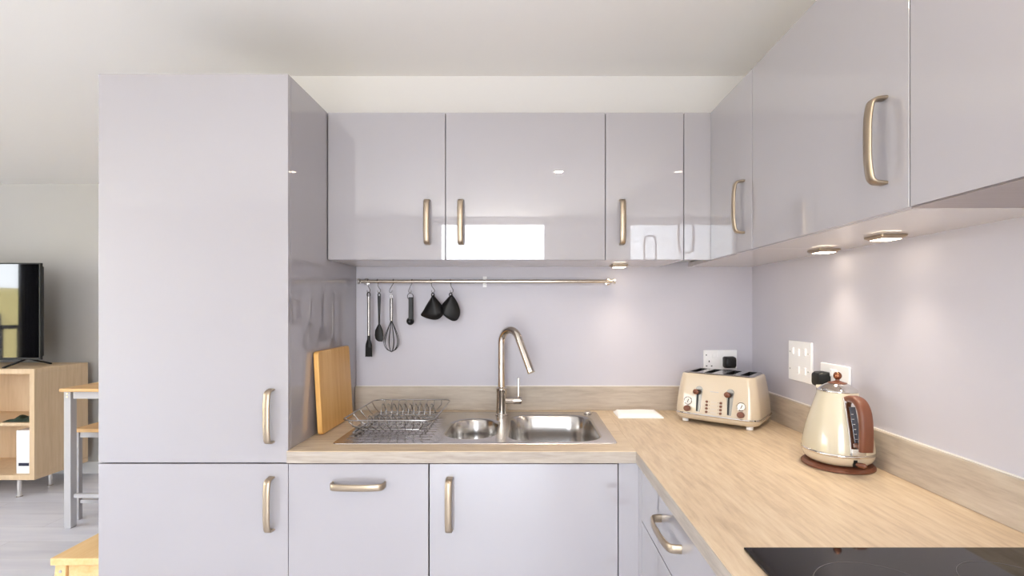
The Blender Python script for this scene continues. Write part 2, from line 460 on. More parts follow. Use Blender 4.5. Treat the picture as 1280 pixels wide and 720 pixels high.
# ceiling downlights
for (dx, dy, lb) in ((0.25, 0.03, 'recessed ceiling downlight over the kitchen floor'), (-3.2, 1.2, 'recessed ceiling downlight over the living area')):
    t = thing('downlight', lb, 'light', (dx, dy, CZ - 0.01), 'recessed ceiling downlights')
    bm = B(); lathe(bm, [(0.030, -0.001), (0.045, -0.001), (0.045, -0.006), (0.032, -0.009), (0.030, -0.004)], (dx, dy, CZ), 28, cap0=False, cap1=False)
    obj('bezel', bm, CHROME, t)
    obj('bulb', lathe(B(), [(0.0295, -0.001), (0.0295, -0.004)], (dx, dy, CZ), 24), DOWN, t)

# ------------------------------------------------------------------ worktops
SX0, SX1, SY0, SY1 = -0.638, 0.304, 1.609, 2.106    # sink outline
hx0, hx1, hy0, hy1 = SX0 + 0.012, SX1 - 0.012, SY0 + 0.012, SY1 - 0.012
def slab_hole(x0, x1, y0, y1, z0, z1, a0, a1, b0, b1):
    bm = B()
    xs, ys = (x0, a0, a1, x1), (y0, b0, b1, y1)
    vt = {(i, j, k): bm.verts.new((xs[i], ys[j], (z0, z1)[k])) for i in range(4) for j in range(4) for k in (0, 1)}
    for i in range(3):
        for j in range(3):
            if i == 1 and j == 1: continue
            for k in (0, 1): bm.faces.new([vt[i, j, k], vt[i + 1, j, k], vt[i + 1, j + 1, k], vt[i, j + 1, k]])
    for i in range(3):
        for j in (0, 3): bm.faces.new([vt[i, j, 0], vt[i + 1, j, 0], vt[i + 1, j, 1], vt[i, j, 1]])
        for j in (0, 3): bm.faces.new([vt[j, i, 0], vt[j, i + 1, 0], vt[j, i + 1, 1], vt[j, i, 1]])
    for j in (1, 2):
        bm.faces.new([vt[1, j, 0], vt[2, j, 0], vt[2, j, 1], vt[1, j, 1]]); bm.faces.new([vt[j, 1, 0], vt[j, 2, 0], vt[j, 2, 1], vt[j, 1, 1]])
    return bm
YW, XW = 1.53, 0.345
wt = obj('worktop', slab_hole(XT1 + 0.0008, XW + 0.0012, YW + 0.001, YB - 0.0005, 0.872, WT, hx0, hx1, hy0, hy1), OAKX, bevel=0.0008)
tag(wt, 'washed oak worktop along the back wall with the sink set in it', 'worktop')
wr = obj('worktop', bx(XW + 0.0014, XR - 0.0005, 0.25, YB - 0.0005, 0.872, WT), OAKY, bevel=0.0008)
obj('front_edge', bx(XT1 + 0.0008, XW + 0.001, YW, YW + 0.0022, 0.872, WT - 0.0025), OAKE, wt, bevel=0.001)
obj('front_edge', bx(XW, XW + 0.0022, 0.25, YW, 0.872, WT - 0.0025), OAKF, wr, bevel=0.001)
tag(wr, 'washed oak worktop along the right wall carrying kettle and hob', 'worktop')
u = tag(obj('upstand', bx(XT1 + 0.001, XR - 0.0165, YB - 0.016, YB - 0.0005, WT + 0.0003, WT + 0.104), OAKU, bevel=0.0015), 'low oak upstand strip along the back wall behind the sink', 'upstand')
obj('sealant', bx(XT1 + 0.001, XR - 0.0165, YB - 0.006, YB - 0.0005, WT + 0.104, WT + 0.1065), CAULK, u)
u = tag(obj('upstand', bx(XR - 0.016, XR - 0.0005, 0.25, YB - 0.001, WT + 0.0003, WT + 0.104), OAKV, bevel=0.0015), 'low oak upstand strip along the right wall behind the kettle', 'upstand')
obj('sealant', bx(XR - 0.006, XR - 0.0005, 0.25, YB - 0.001, WT + 0.104, WT + 0.1065), CAULK, u)

# ------------------------------------------------------------------ hob
t = thing('hob', 'black glass ceramic hob set in the right worktop', 'hob', (0.66, 0.61, WT))
HB0 = WT + 0.0005
obj('glass_top', bx(0.402, 0.922, 0.322, 0.903, HB0, HB0 + 0.005), HOBG, t, bevel=0.0015)
bm = B()
for (cx, cy, r) in ((0.555, 0.752, 0.098), (0.785, 0.775, 0.078), (0.555, 0.47, 0.078), (0.785, 0.47, 0.098)):
    b2 = B(); lathe(b2, [(r - 0.0009, HB0 + 0.0050), (r - 0.0009, HB0 + 0.0053), (r, HB0 + 0.0053), (r, HB0 + 0.0050)], (cx, cy, 0), 64, cap0=False, cap1=False)
    obj('zone_ring', b2, HOBR, t)
bm.free()

# ------------------------------------------------------------------ sink
t = thing('sink', 'stainless steel sink with one and a half bowls and drainer', 'sink', (-0.167, 1.857, WT))
ZS = WT + 0.003
def bowl_loops(cx, cy, hx, hy, r, depth):
    L = []
    # rim rolled into the bowl
    for (g, z) in ((0.0, 0.0), (-0.003, -0.0008), (-0.006, -0.003), (-0.009, -0.008)):
        L.append(rrect(cx, cy, hx + g, hy + g, r, ZS + z, 10))
    L.append(rrect(cx, cy, hx - 0.014, hy - 0.014, r, ZS - depth * 0.5, 10))
    L.append(rrect(cx, cy, hx - 0.020, hy - 0.020, r * 0.95, ZS - depth * 0.82, 10))
    L.append(rrect(cx, cy, hx - 0.032, hy - 0.032, r * 0.85, ZS - depth * 0.96, 10))
    L.append(rrect(cx, cy, hx - 0.055, hy - 0.055, r * 0.6, ZS - depth, 10))
    return L
main = (0.100, 1.838, 0.166, 0.208, 0.085, 0.155)
half = (-0.195, 1.818, 0.098, 0.158, 0.092, 0.115)
DR = (-0.612, -0.322, 1.648, 2.066)          # drainer recess
bm = B(); es = []
def loop_edges(pts):
    vs = [bm.verts.new(p) for p in pts]
    for i in range(len(vs)): es.append(bm.edges.new((vs[i], vs[(i + 1) % len(vs)])))
loop_edges(rrect((SX0 + SX1) / 2, (SY0 + SY1) / 2, (SX1 - SX0) / 2 - 0.004, (SY1 - SY0) / 2 - 0.004, 0.014, ZS, 6))
loop_edges(bowl_loops(*main)[0]); loop_edges(bowl_loops(*half)[0])
loop_edges(rrect((DR[0] + DR[1]) / 2, (DR[2] + DR[3]) / 2, (DR[1] - DR[0]) / 2, (DR[3] - DR[2]) / 2, 0.02, ZS, 6))
bmesh.ops.triangle_fill(bm, use_beauty=True, use_dissolve=False, edges=es)
# folded outer edge down to the worktop
o1 = rrect((SX0 + SX1) / 2, (SY0 + SY1) / 2, (SX1 - SX0) / 2 - 0.004, (SY1 - SY0) / 2 - 0.004, 0.014, ZS, 6)
o2 = rrect((SX0 + SX1) / 2, (SY0 + SY1) / 2, (SX1 - SX0) / 2 - 0.001, (SY1 - SY0) / 2 - 0.001, 0.016, ZS - 0.0008, 6)
o3 = rrect((SX0 + SX1) / 2, (SY0 + SY1) / 2, (SX1 - SX0) / 2, (SY1 - SY0) / 2, 0.017, WT + 0.0003, 6)
rings(bm, [o1, o2, o3], False, False)
bmesh.ops.remove_doubles(bm, verts=bm.verts, dist=1e-5)
obj('deck', bm, STEEL, t, angle=25)
for nm, par in (('main_bowl', main), ('half_bowl', half)):
    bm = B(); L = bowl_loops(*par); rings(bm, L, False, True)
    bw = obj(nm, bm, BOWLST, t, angle=60)
    zc = ZS - par[5]
    obj('waste', lathe(B(), [(0.0, 0.003), (0.018, 0.003), (0.020, 0.0012), (0.030, 0.002), (0.042, 0.0005)], (par[0], par[1], zc), 32, cap0=False, cap1=False), CHROME, bw)
# ribbed drainer
bm = B(); nx, ny = 12, 84
G = []
for j in range(ny + 1):
    y = DR[2] + (DR[3] - DR[2]) * j / ny
    row = []
    for i in range(nx + 1):
        x = DR[0] + (DR[1] - DR[0]) * i / nx
        e = min(i, nx - i, j / 3, (ny - j) / 3); k = min(1.0, e)
        row.append(bm.verts.new((x, y, ZS - 0.0015 * k + k * 0.0030 * (0.5 + 0.5 * math.cos(2 * PI * j / 7.0)) - k * 0.001)))
    G.append(row)
for j in range(ny):
    for i in range(nx): bm.faces.new((G[j][i], G[j][i + 1], G[j + 1][i + 1], G[j + 1][i]))
obj('drainer', bm, STEEL, t, angle=80)
obj('pop_up_knob', lathe(B(), [(0.016, 0.0), (0.017, 0.003), (0.015, 0.008), (0.010, 0.010), (0.0005, 0.0105)], (0.262, 2.068, ZS), 28), CHROME, t)

# ------------------------------------------------------------------ tap
tx, ty = -0.100, 2.036
t = thing('kitchen_tap', 'tall polished steel swan-neck mixer tap behind the sink', 'tap', (tx, ty, ZS + 0.0006))
obj('body', lathe(B(), [(0.026, 0.0006), (0.026, 0.004), (0.0225, 0.008), (0.021, 0.095), (0.0225, 0.099), (0.0225, 0.112), (0.019, 0.116), (0.015, 0.118)], (tx, ty, ZS), 32), TAPM, t)
dirx, diry = 0.72, -0.69
sp = []
for k in range(13):
    sp.append((tx, ty, ZS + 0.115 + 0.185 * k / 12))
rb = 0.053
zc = ZS + 0.300
for k in range(1, 19):
    a = PI * k / 18 * 0.90
    h = rb * (1 - math.cos(a)); sp.append((tx + dirx * h, ty + diry * h, zc + rb * 1.05 * math.sin(a)))
h0 = rb * (1 - math.cos(PI * 0.90)); z0 = zc + rb * 1.05 * math.sin(PI * 0.90)
for k in range(1, 11):
    sp.append((tx + dirx * (h0 + 0.064 * k / 10), ty + diry * (h0 + 0.064 * k / 10), z0 - 0.120 * k / 10))
obj('spout', tube(B(), sp, 0.0150, 20), TAPM, t, angle=60)
e = Vector(sp[-1]); dv = (Vector(sp[-1]) - Vector(sp[-2])).normalized()
obj('aerator', tube(B(), [e - dv * 0.012, e - dv * 0.011, e + dv * 0.006, e + dv * 0.0065], [0.0146, 0.0156, 0.0156, 0.012], 20), CHROME, t)
lv = obj('lever', tube(B(), [(tx + 0.018, ty - 0.006, ZS + 0.062), (tx + 0.050, ty - 0.010, ZS + 0.063), (tx + 0.051, ty - 0.010, ZS + 0.063), (tx + 0.082, ty - 0.013, ZS + 0.063), (tx + 0.084, ty - 0.013, ZS + 0.063)], [0.0135, 0.0135, 0.0155, 0.0155, 0.013], 20), TAPM, t)
obj('pin', tube(B(), [(tx + 0.070, ty - 0.012, ZS + 0.076), (tx + 0.071, ty - 0.012, ZS + 0.155)], 0.0035, 10), TAPM, lv)

# ------------------------------------------------------------------ dish rack
zr, zb = 0.968, 0.9275
RX0, RX1, RY0, RY1 = -0.640, -0.318, 1.695, 2.085
BX0, BX1, BY0, BY1 = -0.594, -0.362, 1.735, 2.030
t = thing('dish_rack', 'empty chrome wire dish rack on the sink drainer', 'dish rack', (-0.48, 1.89, ZS))
cxr, cyr = (RX0 + RX1) / 2, (RY0 + RY1) / 2
obj('rim', tube(B(), rrect(cxr, cyr, (RX1 - RX0) / 2, (RY1 - RY0) / 2, 0.035, zr, 7), 0.0026, 8, True), RACKM, t, angle=80)
obj('bottom_frame', tube(B(), rrect((BX0 + BX1) / 2, (BY0 + BY1) / 2, (BX1 - BX0) / 2, (BY1 - BY0) / 2, 0.02, zb, 6), 0.0026, 8, True), RACKM, t, angle=80)
def wire(nm, pts, r=0.0019):
    return obj(nm, tube(B(), pts, r, 6), RACKM, t, angle=80)
for k in range(5):       # curved end hoops left and right
    y0 = RY0 + 0.045 + (RY1 - RY0 - 0.09) * k / 4; y1 = BY0 + 0.02 + (BY1 - BY0 - 0.04) * k / 4
    for xa, xb in ((RX0, BX0), (RX1, BX1)):
        p = [Vector((xa, y0, zr)), Vector((xa * 0.55 + xb * 0.45, (y0 + y1) / 2, zr - 0.034)), Vector((xb, y1, zb))]
        wire('side_wire', [p[0] * (1 - s) ** 2 + p[1] * 2 * s * (1 - s) + p[2] * s * s for s in [q / 6 for q in range(7)]])
for k in range(9):       # front and back uprights
    x0 = RX0 + 0.04 + (RX1 - RX0 - 0.08) * k / 8; x1 = BX0 + 0.014 + (BX1 - BX0 - 0.028) * k / 8
    wire('upright_wire', [(x0, RY1, zr), (x0, RY1 - 0.004, zr - 0.02), (x1, BY1, zb)])
    wire('upright_wire', [(x0, RY0, zr), (x0, RY0 + 0.004, zr - 0.02), (x1, BY0, zb)])
for k in range(10):      # floor wires across
    x1 = BX0 + 0.01 + (BX1 - BX0 - 0.02) * k / 9
    wire('floor_wire', [(x1, BY0, zb - 0.0025), (x1, BY1, zb - 0.0025)])
for k in range(1, 6):
    y1 = BY0 + (BY1 - BY0) * k / 6
    wire('floor_rod', [(BX0, y1, zb), (BX1, y1, zb)], 0.0020)
for yy, hh in ((1.985, 0.042), (1.815, 0.030)):     # plate loops
    for k in range(10):
        xc = BX0 + 0.012 + (BX1 - BX0 - 0.034) * k / 9
        wire('plate_loop', [(xc + 0.014 * s - 0.004 * math.sin(PI * s), yy - 0.018 + 0.036 * s, zb + hh * math.sin(PI * s) ** 0.7) for s in [q / 10 for q in range(11)]])
for xf in (BX0 + 0.012, BX1 - 0.012):
    for yf in (BY0 + 0.005, BY1 - 0.005):
        obj('foot', tube(B(), [(xf, yf, zb), (xf, yf, ZS + 0.0035)], 0.0024, 8), RACKM, t)
for xf in (BX0 + 0.004,):
    obj('side_bar', tube(B(), [(BX0 - 0.006, BY0 - 0.025, zb - 0.004), (BX0 - 0.002, BY1 - 0.01, zb - 0.004)], 0.0042, 8), RACKM, t)

# ------------------------------------------------------------------ chopping board
bm = B()
Ly, Lz, th = 0.305, 0.292, 0.018
rings(bm, [[(x, p[0], p[1]) for p in [(q[0], q[1]) for q in rrect(0, Lz / 2, Ly / 2, Lz / 2, 0.014, 0, 5)]] for x in (-th / 2, th / 2)])
cb = obj('chopping_board', bm, BAMBOO, bevel=0.003, seg=2)
cb.location = (-0.7205, 1.868, WT + 0.0022); cb.rotation_euler = (0, -math.asin(0.016 / 0.292), 0)
tag(cb, 'bamboo chopping board leaning on the side of the tall cabinet', 'chopping board')

# ------------------------------------------------------------------ utensil rail
RZ, RY = 1.4735, 2.118
t = thing('utensil_rail', 'thin steel utensil rail on the wall under the cabinets', 'rail', (-0.17, RY, RZ))
obj('bar', lathe(B(), [(0.0078, -0.712), (0.0078, 0.375)], (0, RY, RZ), 18, axis='X'), RAILM, t)
for xx in (-0.715, 0.378):
    s = -1 if xx < 0 else 1
    obj('end_cap', lathe(B(), [(0.0078, 0), (0.0125, 0.001 * s), (0.0125, 0.009 * s), (0.008, 0.011 * s)], (xx, RY, RZ), 18, axis='X'), CHROME, t)
for xx, mm in ((-0.700, CHROME), (-0.178, WHITEP), (0.362, CHROME)):
    bm = B()
    if mm is WHITEP:
        box(bm, xx - 0.010, xx + 0.007, YB - 0.006, YB - 0.0008, RZ - 0.024, RZ + 0.024)
        box(bm, xx - 0.005, xx + 0.003, RY - 0.002, YB - 0.005, RZ - 0.012, RZ - 0.006)
        bb = obj('bracket', bm, mm, t, bevel=0.001); bb['label'] = 'white centre bracket'
        obj('clip', lathe(B(), [(0.0095, -0.003), (0.0095, 0.003)], (xx + 0.008, RY, RZ), 18, axis='X'), CHROME, bb)
    else:
        box(bm, xx - 0.006, xx + 0.006, RY + 0.004, YB - 0.0008, RZ - 0.005, RZ + 0.005)
        bb = obj('bracket', bm, mm, t)
        obj('flange', lathe(B(), [(0.015, 0.0), (0.015, 0.003), (0.010, 0.005)], (xx, YB - 0.0008, RZ), 24, axis='Y'), mm, bb)

UY = 2.096      # plane in which the utensils hang
def shook(x, lean, label, drop=0.048):
    """S hook over the rail; lean = sideways shift of the lower bend"""
    pts = []
    R = 0.0098
    for k in range(11):
        a = PI * 0.95 - PI * 1.12 * k / 10      # over the top, from behind to the front
        pts.append((x, RY + R * -math.cos(PI - a), RZ + R * math.sin(a)))
    x2 = x + lean
    zl = RZ - drop
    pts += [(x + lean * 0.35, UY + 0.008, RZ - drop * 0.45), (x2, UY + 0.004, zl + 0.010)]
    for k in range(1, 9):
        a = PI * 1.15 * k / 8
        s = 1 if lean > 0 else -1
        pts.append((x2 - s * 0.006 * (1 - math.cos(a)), UY, zl + 0.006 - 0.0075 * math.sin(a)))
    o = obj('hanging_hook', tube(B(), pts, 0.0014, 6), HOOKM, angle=80)
    tag(o, label, 'hook', 'steel hooks on the utensil rail')
    s = 1 if lean > 0 else -1
    return Vector((x2 - s * 0.006, UY, zl - 0.0015))
K = 289.0
def X_(px): return (px - 657) * 2.10 / 612
def Z_(py): return 1.355 - (py - 386) * 2.10 / 612
hk = [(459.8, 0.016), (471.8, 0.019), (491.8, -0.012), (515.0, -0.010), (538.5, 0.020), (563.0, 0.015)]
labs = ['pastry brush', 'spatula', 'whisk', 'measuring spoons', 'left mitt', 'right mitt']
hp = [shook((px - 657) * 2.118 / 612, ln, 'steel S-hook on the rail holding the %s' % lb) for (px, ln), lb in zip(hk, labs)]

# pastry brush
def X2(px): return round((px - 657) * 2.096 / 612, 4)
x = X2(461)
zt = Z_(366.0)
t = thing('pastry_brush', 'black and steel pastry brush hanging leftmost on the rail', 'pastry brush', (x, UY, zt))
obj('hang_loop', tube(B(), [(x + 0.006 * math.sin(2 * PI * k / 20), UY - 0.001, zt - 0.008 + 0.0105 * math.cos(2 * PI * k / 20)) for k in range(20)], 0.0026, 8, True), BLACK, t, angle=80)
obj('handle', lathe(B(), [(0.0062, Z_(419.5)), (0.0066, Z_(400)), (0.0066, Z_(374)), (0.0072, Z_(372.5)), (0.0068, Z_(370.5)), (0.003, Z_(369.8))], (x, UY, 0), 18), UTEN, t)
def flat(prof, xc, yc, n=16):
    """stack of ellipses: (z, half width, half thickness, x shift)"""
    return [[(xc + sh + w * math.cos(2 * PI * k / n), yc + d_ * math.sin(2 * PI * k / n), z) for k in range(n)] for z, w, d_, sh in prof]
bm = B(); rings(bm, flat([(Z_(419), 0.0065, 0.006, 0), (Z_(424), 0.007, 0.0055, 0), (Z_(430), 0.0135, 0.006, 0), (Z_(434), 0.0145, 0.006, 0)], x, UY)); obj('collar', bm, SILIC, t)
hd = B()
for k in range(7):
    for q in (-1, 1):
        xx = x + (k - 3) * 0.0038
        tube(hd, [(xx, UY + q * 0.0028, Z_(433)), (xx * 1.0 + (k - 3) * 0.0003, UY + q * 0.003, Z_(445.8) + 0.001 * (k % 2))], 0.0019, 6)
obj('bristle_head', hd, SILIC, t)

# spatula
x = X2(474); zt = Z_(367)
t = thing('spatula', 'all-black silicone spatula hanging between brush and whisk', 'spatula', (x, UY, zt))
bm = B(); rings(bm, flat([(zt - 0.010, 0.0072, 0.004, 0), (Z_(376), 0.0068, 0.0048, 0), (Z_(390), 0.0048, 0.0042, 0), (Z_(405), 0.0040, 0.004, 0), (Z_(407), 0.004, 0.0038, 0)], x, UY)); obj('handle', bm, BLACK, t)
obj('hang_loop', tube(B(), [(x + 0.0055 * math.sin(2 * PI * k / 20), UY, zt - 0.006 + 0.008 * math.cos(2 * PI * k / 20)) for k in range(20)], 0.0022, 8, True), BLACK, t, angle=80)
bm = B(); rings(bm, flat([(Z_(405.5), 0.0048, 0.0045, 0), (Z_(409), 0.011, 0.0045, -0.0004), (Z_(413), 0.0168, 0.0042, -0.0008), (Z_(419), 0.0185, 0.0035, -0.0005), (Z_(423), 0.0175, 0.003, 0.0004), (Z_(425.5), 0.0135, 0.0022, 0.003), (Z_(426.8), 0.008, 0.001, 0.006)], x, UY)); obj('blade', bm, SILIC, t)

# whisk
x = X2(489.3); zt = Z_(368)
t = thing('whisk', 'steel-handled balloon whisk with black wires hanging from the rail', 'whisk', (x, UY, zt))
obj('handle', lathe(B(), [(0.003, Z_(402)), (0.0062, Z_(401)), (0.0070, Z_(396)), (0.0070, Z_(374)), (0.0062, Z_(373)), (0.002, Z_(372.7))], (x, UY, 0), 18), UTEN, t)
obj('hang_loop', tube(B(), [(x + 0.0045 * math.sin(2 * PI * k / 16), UY, Z_(370.3) + 0.0095 * math.cos(2 * PI * k / 16)) for k in range(16)], 0.0012, 6, True), CHROME, t, angle=80)
zw0, zw1 = Z_(401.5), Z_(439.8)
for k in range(5):
    a = PI * k / 5 + 0.2
    pts = []
    for q in range(25):
        s = q / 24 * 2 - 1
        u = abs(s)
        # pear-shaped loop
        v = 1 - u                      # 0 at the handle, 1 at the tip
        w = 0.0315 * max(0.0, math.sin(PI * v ** 1.7)) ** 0.6
        sg = 1 if s > 0 else -1
        zz = zw0 + (zw1 - zw0) * (v ** 0.95)
        pts.append((x + sg * (w + 0.003 * (1 - v)) * math.cos(a), UY + sg * (w + 0.003 * (1 - v)) * math.sin(a) * 0.6, zz))
    obj('whisk_wire', tube(B(), pts, 0.0013, 6), BLACK, t, angle=80)

# measuring spoons on a ring
x = X2(513.5)
t = thing('hanging_measuring_spoon_set', 'black measuring spoons nested on a ring, hanging right of the whisk', 'measuring spoons', (x, UY, Z_(366)))
obj('ring', tube(B(), [(x - 0.002 + 0.0125 * math.cos(2 * PI * k / 24), UY, Z_(370.5) + 0.0135 * math.sin(2 * PI * k / 24)) for k in range(24)], 0.0013, 6, True), BLACK, t, angle=80)
for k in range(3):
    yk = UY - 0.006 + 0.005 * k; sc = 1 - 0.10 * (2 - k)
    bm = B()
    xs_ = x + 0.001 * k
    box(bm, xs_ - 0.0085, xs_ + 0.0085, yk - 0.0012, yk + 0.0012, Z_(399), Z_(371.5))
    lathe(bm, [(0.0155 * sc, 0.0), (0.0165 * sc, 0.0005), (0.0165 * sc, -0.0015), (0.0148 * sc, -0.0075), (0.009 * sc, -0.0115), (0.0005, -0.0125), (0.0005, -0.0110), (0.008 * sc, -0.0100), (0.0135 * sc, -0.0065), (0.0150 * sc, 0.0)], (x - 0.0035, yk, Z_(401.5)), 24, axis='Y', cap0=False, cap1=False)
    obj('spoon', bm, BLACK, t, bevel=0.0008)

# silicone pinch mitts
def mitt(outline, ridge, label, yoff, lx, lz):
    """outline: picture-plane outline of the hanging mitt, bulging forward along the ridge"""
    t = thing('oven_mitt', label, 'oven mitt', (lx, UY, lz), 'pair of silicone pinch mitts')
    P = [((p[0] - 657) * 2.10 / 612, Z_(p[1])) for p in outline]
    R = [((p[0] - 657) * 2.10 / 612, Z_(p[1])) for p in ridge]
    def near(p):
        best = min(((R[0][0] + (R[1][0] - R[0][0]) * s, R[0][1] + (R[1][1] - R[0][1]) * s) for s in [q / 20 for q in range(21)]), key=lambda c: (c[0] - p[0]) ** 2 + (c[1] - p[1]) ** 2)
        return best
    Q = []
    n = len(P)
    for i in range(n):      # densify with a smooth closed curve
        p0, p1, p2, p3 = (P[(i + q - 1) % n] for q in range(4))
        for s in (0, 0.25, 0.5, 0.75):
            Q.append(tuple(0.5 * ((2 * p1[c]) + (-p0[c] + p2[c]) * s + (2 * p0[c] - 5 * p1[c] + 4 * p2[c] - p3[c]) * s * s + (-p0[c] + 3 * p1[c] - 3 * p2[c] + p3[c]) * s ** 3) for c in (0, 1)))
    loops = []
    for k, (f, dy) in enumerate(((0.0, -0.020), (0.25, -0.0185), (0.5, -0.015), (0.75, -0.009), (0.93, -0.003), (1.0, 0.0), (0.97, 0.003), (0.7, 0.006), (0.35, 0.008), (0.02, 0.009))):
        lp = []
        for p in Q:
            c = near(p); lp.append((c[0] + (p[0] - c[0]) * max(f, 0.02), UY + yoff + dy, c[1] + (p[1] - c[1]) * max(f, 0.02)))
        loops.append(lp)
    bm = B(); rings(bm, loops, True, True)
    obj('shell', bm, SILIC, t, angle=30)
    obj('hang_loop', tube(B(), [(lx + 0.0055 * math.cos(2 * PI * k / 18), UY + yoff, lz - 0.006 + 0.0075 * math.sin(2 * PI * k / 18)) for k in range(18)], 0.0024, 8, True), SILIC, t, angle=80)
o1 = [(541.3, 369), (544, 371), (552.5, 381.5), (556, 389), (553.5, 394.5), (549, 398.5), (544, 399.8), (538, 399.0), (532, 397.2), (526.2, 393.8), (529.5, 388), (534.5, 379)]
mitt(o1, ((541, 371), (545, 392)), 'black silicone oven mitt hanging from the fifth hook, the left of the pair', 0.0, X_(541.3), Z_(366.8))
o2 = [(564.2, 369), (567.5, 370.5), (572.5, 378.5), (575.5, 388), (575.0, 395), (572.0, 400), (567, 401.2), (561, 398.5), (555.5, 394), (553.2, 388.5), (552.6, 382), (558, 375)]
mitt(o2, ((565.6, 371.5), (556.5, 392)), 'black silicone oven mitt hanging at the right end, overlapping its twin', -0.012, X_(564.0), Z_(366.8))

# ------------------------------------------------------------------ sockets
def plug_mesh(c, out, s=1.0):
    o = Vector(out); c = Vector(c)
    side = o.cross(Vector((0, 0, 1)))
    loops = []
    for dpt, hw, hz, r in ((0.0, 0.024, 0.024, 0.008), (0.010, 0.0255, 0.025, 0.009), (0.028, 0.0245, 0.024, 0.010), (0.036, 0.021, 0.020, 0.010), (0.038, 0.016, 0.015, 0.009)):
        loops.append([tuple(c + side * p[0] + Vector((0, 0, 1)) * p[1] + o * dpt) for p in rrect(0, 0, hw, hz, r, 0, 5)])
    bm = B(); rings(bm, loops); return bm
# back socket
x0, x1, z0, z1 = 0.783, 0.929, 1.088, 1.174
t = thing('double_socket', 'white double socket on the back wall behind the toaster', 'socket', ((x0 + x1) / 2, YB, z0), 'white wall plates')
obj('plate', bx(x0, x1, YB - 0.010, YB - 0.0006, z0, z1), WHITEP, t, bevel=0.003, seg=3)
for xx in (0.826, 0.846):
    obj('rocker_switch', bx(xx - 0.007, xx + 0.007, YB - 0.0135, YB - 0.009, 1.139, 1.163), WHITEP, t, bevel=0.002)
bm = B()
for dx, dz, w, h in ((0, 0.012, 0.0022, 0.004), (-0.011, -0.008, 0.0032, 0.002), (0.011, -0.008, 0.0032, 0.002)):
    box(bm, 0.806 + dx - w, 0.806 + dx + w, YB - 0.0104, YB - 0.0098, 1.112 + dz - h, 1.112 + dz + h)
obj('pin_holes', bm, BLACK, t)['kind'] = 'stuff'
obj('indicator', lathe(B(), [(0.0028, 0.0), (0.0028, 0.0012)], (0.7935, YB - 0.0098, 1.152), 12, axis='Y'), BLACK, t)
tag(obj('plug', plug_mesh((0.889, YB - 0.0105, 1.122), (0, -1, 0)), BLACK), 'black plug in the back wall socket above the toaster', 'plug', 'black mains plugs')
# right wall switch plate
y0, y1, z0, z1 = 1.698, 1.845, 1.092, 1.237
t = thing('switch_plate', 'large square white switch plate on the right wall', 'switch', (XR, (y0 + y1) / 2, z0), 'white wall plates')
obj('plate', bx(XR - 0.010, XR - 0.0006, y0, y1, z0, z1), WHITEP, t, bevel=0.003, seg=3)
for yy, zz in ((1.812, 1.201), (1.775, 1.197), (1.733, 1.201), (1.775, 1.133), (1.733, 1.133)):
    r_ = obj('rocker_switch', bx(XR - 0.015, XR - 0.009, yy - 0.0065, yy + 0.0065, zz - 0.013, zz + 0.013), WHITEP, t, bevel=0.002)
for yy, zz in ((1.832, 1.196), (1.715, 1.196), (1.832, 1.133), (1.715, 1.133)):
    obj('screw', lathe(B(), [(0.003, 0.0), (0.003, 0.001)], (XR - 0.0112, yy, zz), 12, axis='X'), GREYM, t)
# right wall socket
y0, y1, z0, z1 = 1.500, 1.646, 1.090, 1.176
t = thing('double_socket', 'white double socket on the right wall behind the kettle lid', 'socket', (XR, (y0 + y1) / 2, z0), 'white wall plates')
obj('plate', bx(XR - 0.010, XR - 0.0006, y0, y1, z0, z1), WHITEP, t, bevel=0.003, seg=3)
for yy in (1.583, 1.563):
    obj('rocker_switch', bx(XR - 0.0135, XR - 0.009, yy - 0.007, yy + 0.007, 1.136, 1.160), WHITEP, t, bevel=0.002)
tag(obj('plug', plug_mesh((XR - 0.0105, 1.612, 1.124), (-1, 0, 0)), BLACK), 'black plug in the right wall socket behind the kettle', 'plug', 'black mains plugs')

# ------------------------------------------------------------------ toaster (built around its own centre)
t = thing('toaster', 'cream vintage four-slice toaster with chrome trim in the corner', 'toaster', (0.784, 1.943, WT), rz=math.radians(-39))
def tl(nm, bm, m, parent=None, **k): return obj(nm, bm, m, parent or t, local=True, **k)
HX, HY = 0.158, 0.120
bm = B(); rings(bm, [rrect(0, 0, HX - 0.016, HY - 0.016, 0.035, 0.014, 8), rrect(0, 0, HX - 0.006, HY - 0.006, 0.042, 0.018, 8), rrect(0, 0, HX, HY, 0.045, 0.030, 8), rrect(0, 0, HX, HY, 0.045, 0.037, 8)])
tl('lower_shell', bm, CREAM, angle=50)
bm = B(); rings(bm, [rrect(0, 0, HX + 0.0012, HY + 0.0012, 0.046, 0.0365, 8), rrect(0, 0, HX + 0.003, HY + 0.003, 0.047, 0.0395, 8), rrect(0, 0, HX + 0.0012, HY + 0.0012, 0.046, 0.0435, 8)])
tl('chrome_band', bm, CHROME, angle=50)
# body: leaning front, bulged sides
def body_half(z):
    s = (z - 0.043) / (0.196 - 0.043)
    return HX - 0.001 - 0.018 * s ** 1.5, HY - 0.001 - 0.026 * s ** 1.25, 0.044 - 0.012 * s
bm = B(); zs = [0.043 + (0.196 - 0.043) * k / 10 for k in range(11)]
L = [rrect(0, 0, *body_half(z), z, 8) for z in zs]
hx_, hy_, r_ = body_half(0.196)
L += [rrect(0, 0, hx_ - 0.002, hy_ - 0.002, r_, 0.2005, 8), rrect(0, 0, hx_ - 0.007, hy_ - 0.007, r_, 0.2025, 8)]
rings(bm, L, True, False)
tl('body', bm, CREAM, angle=50)
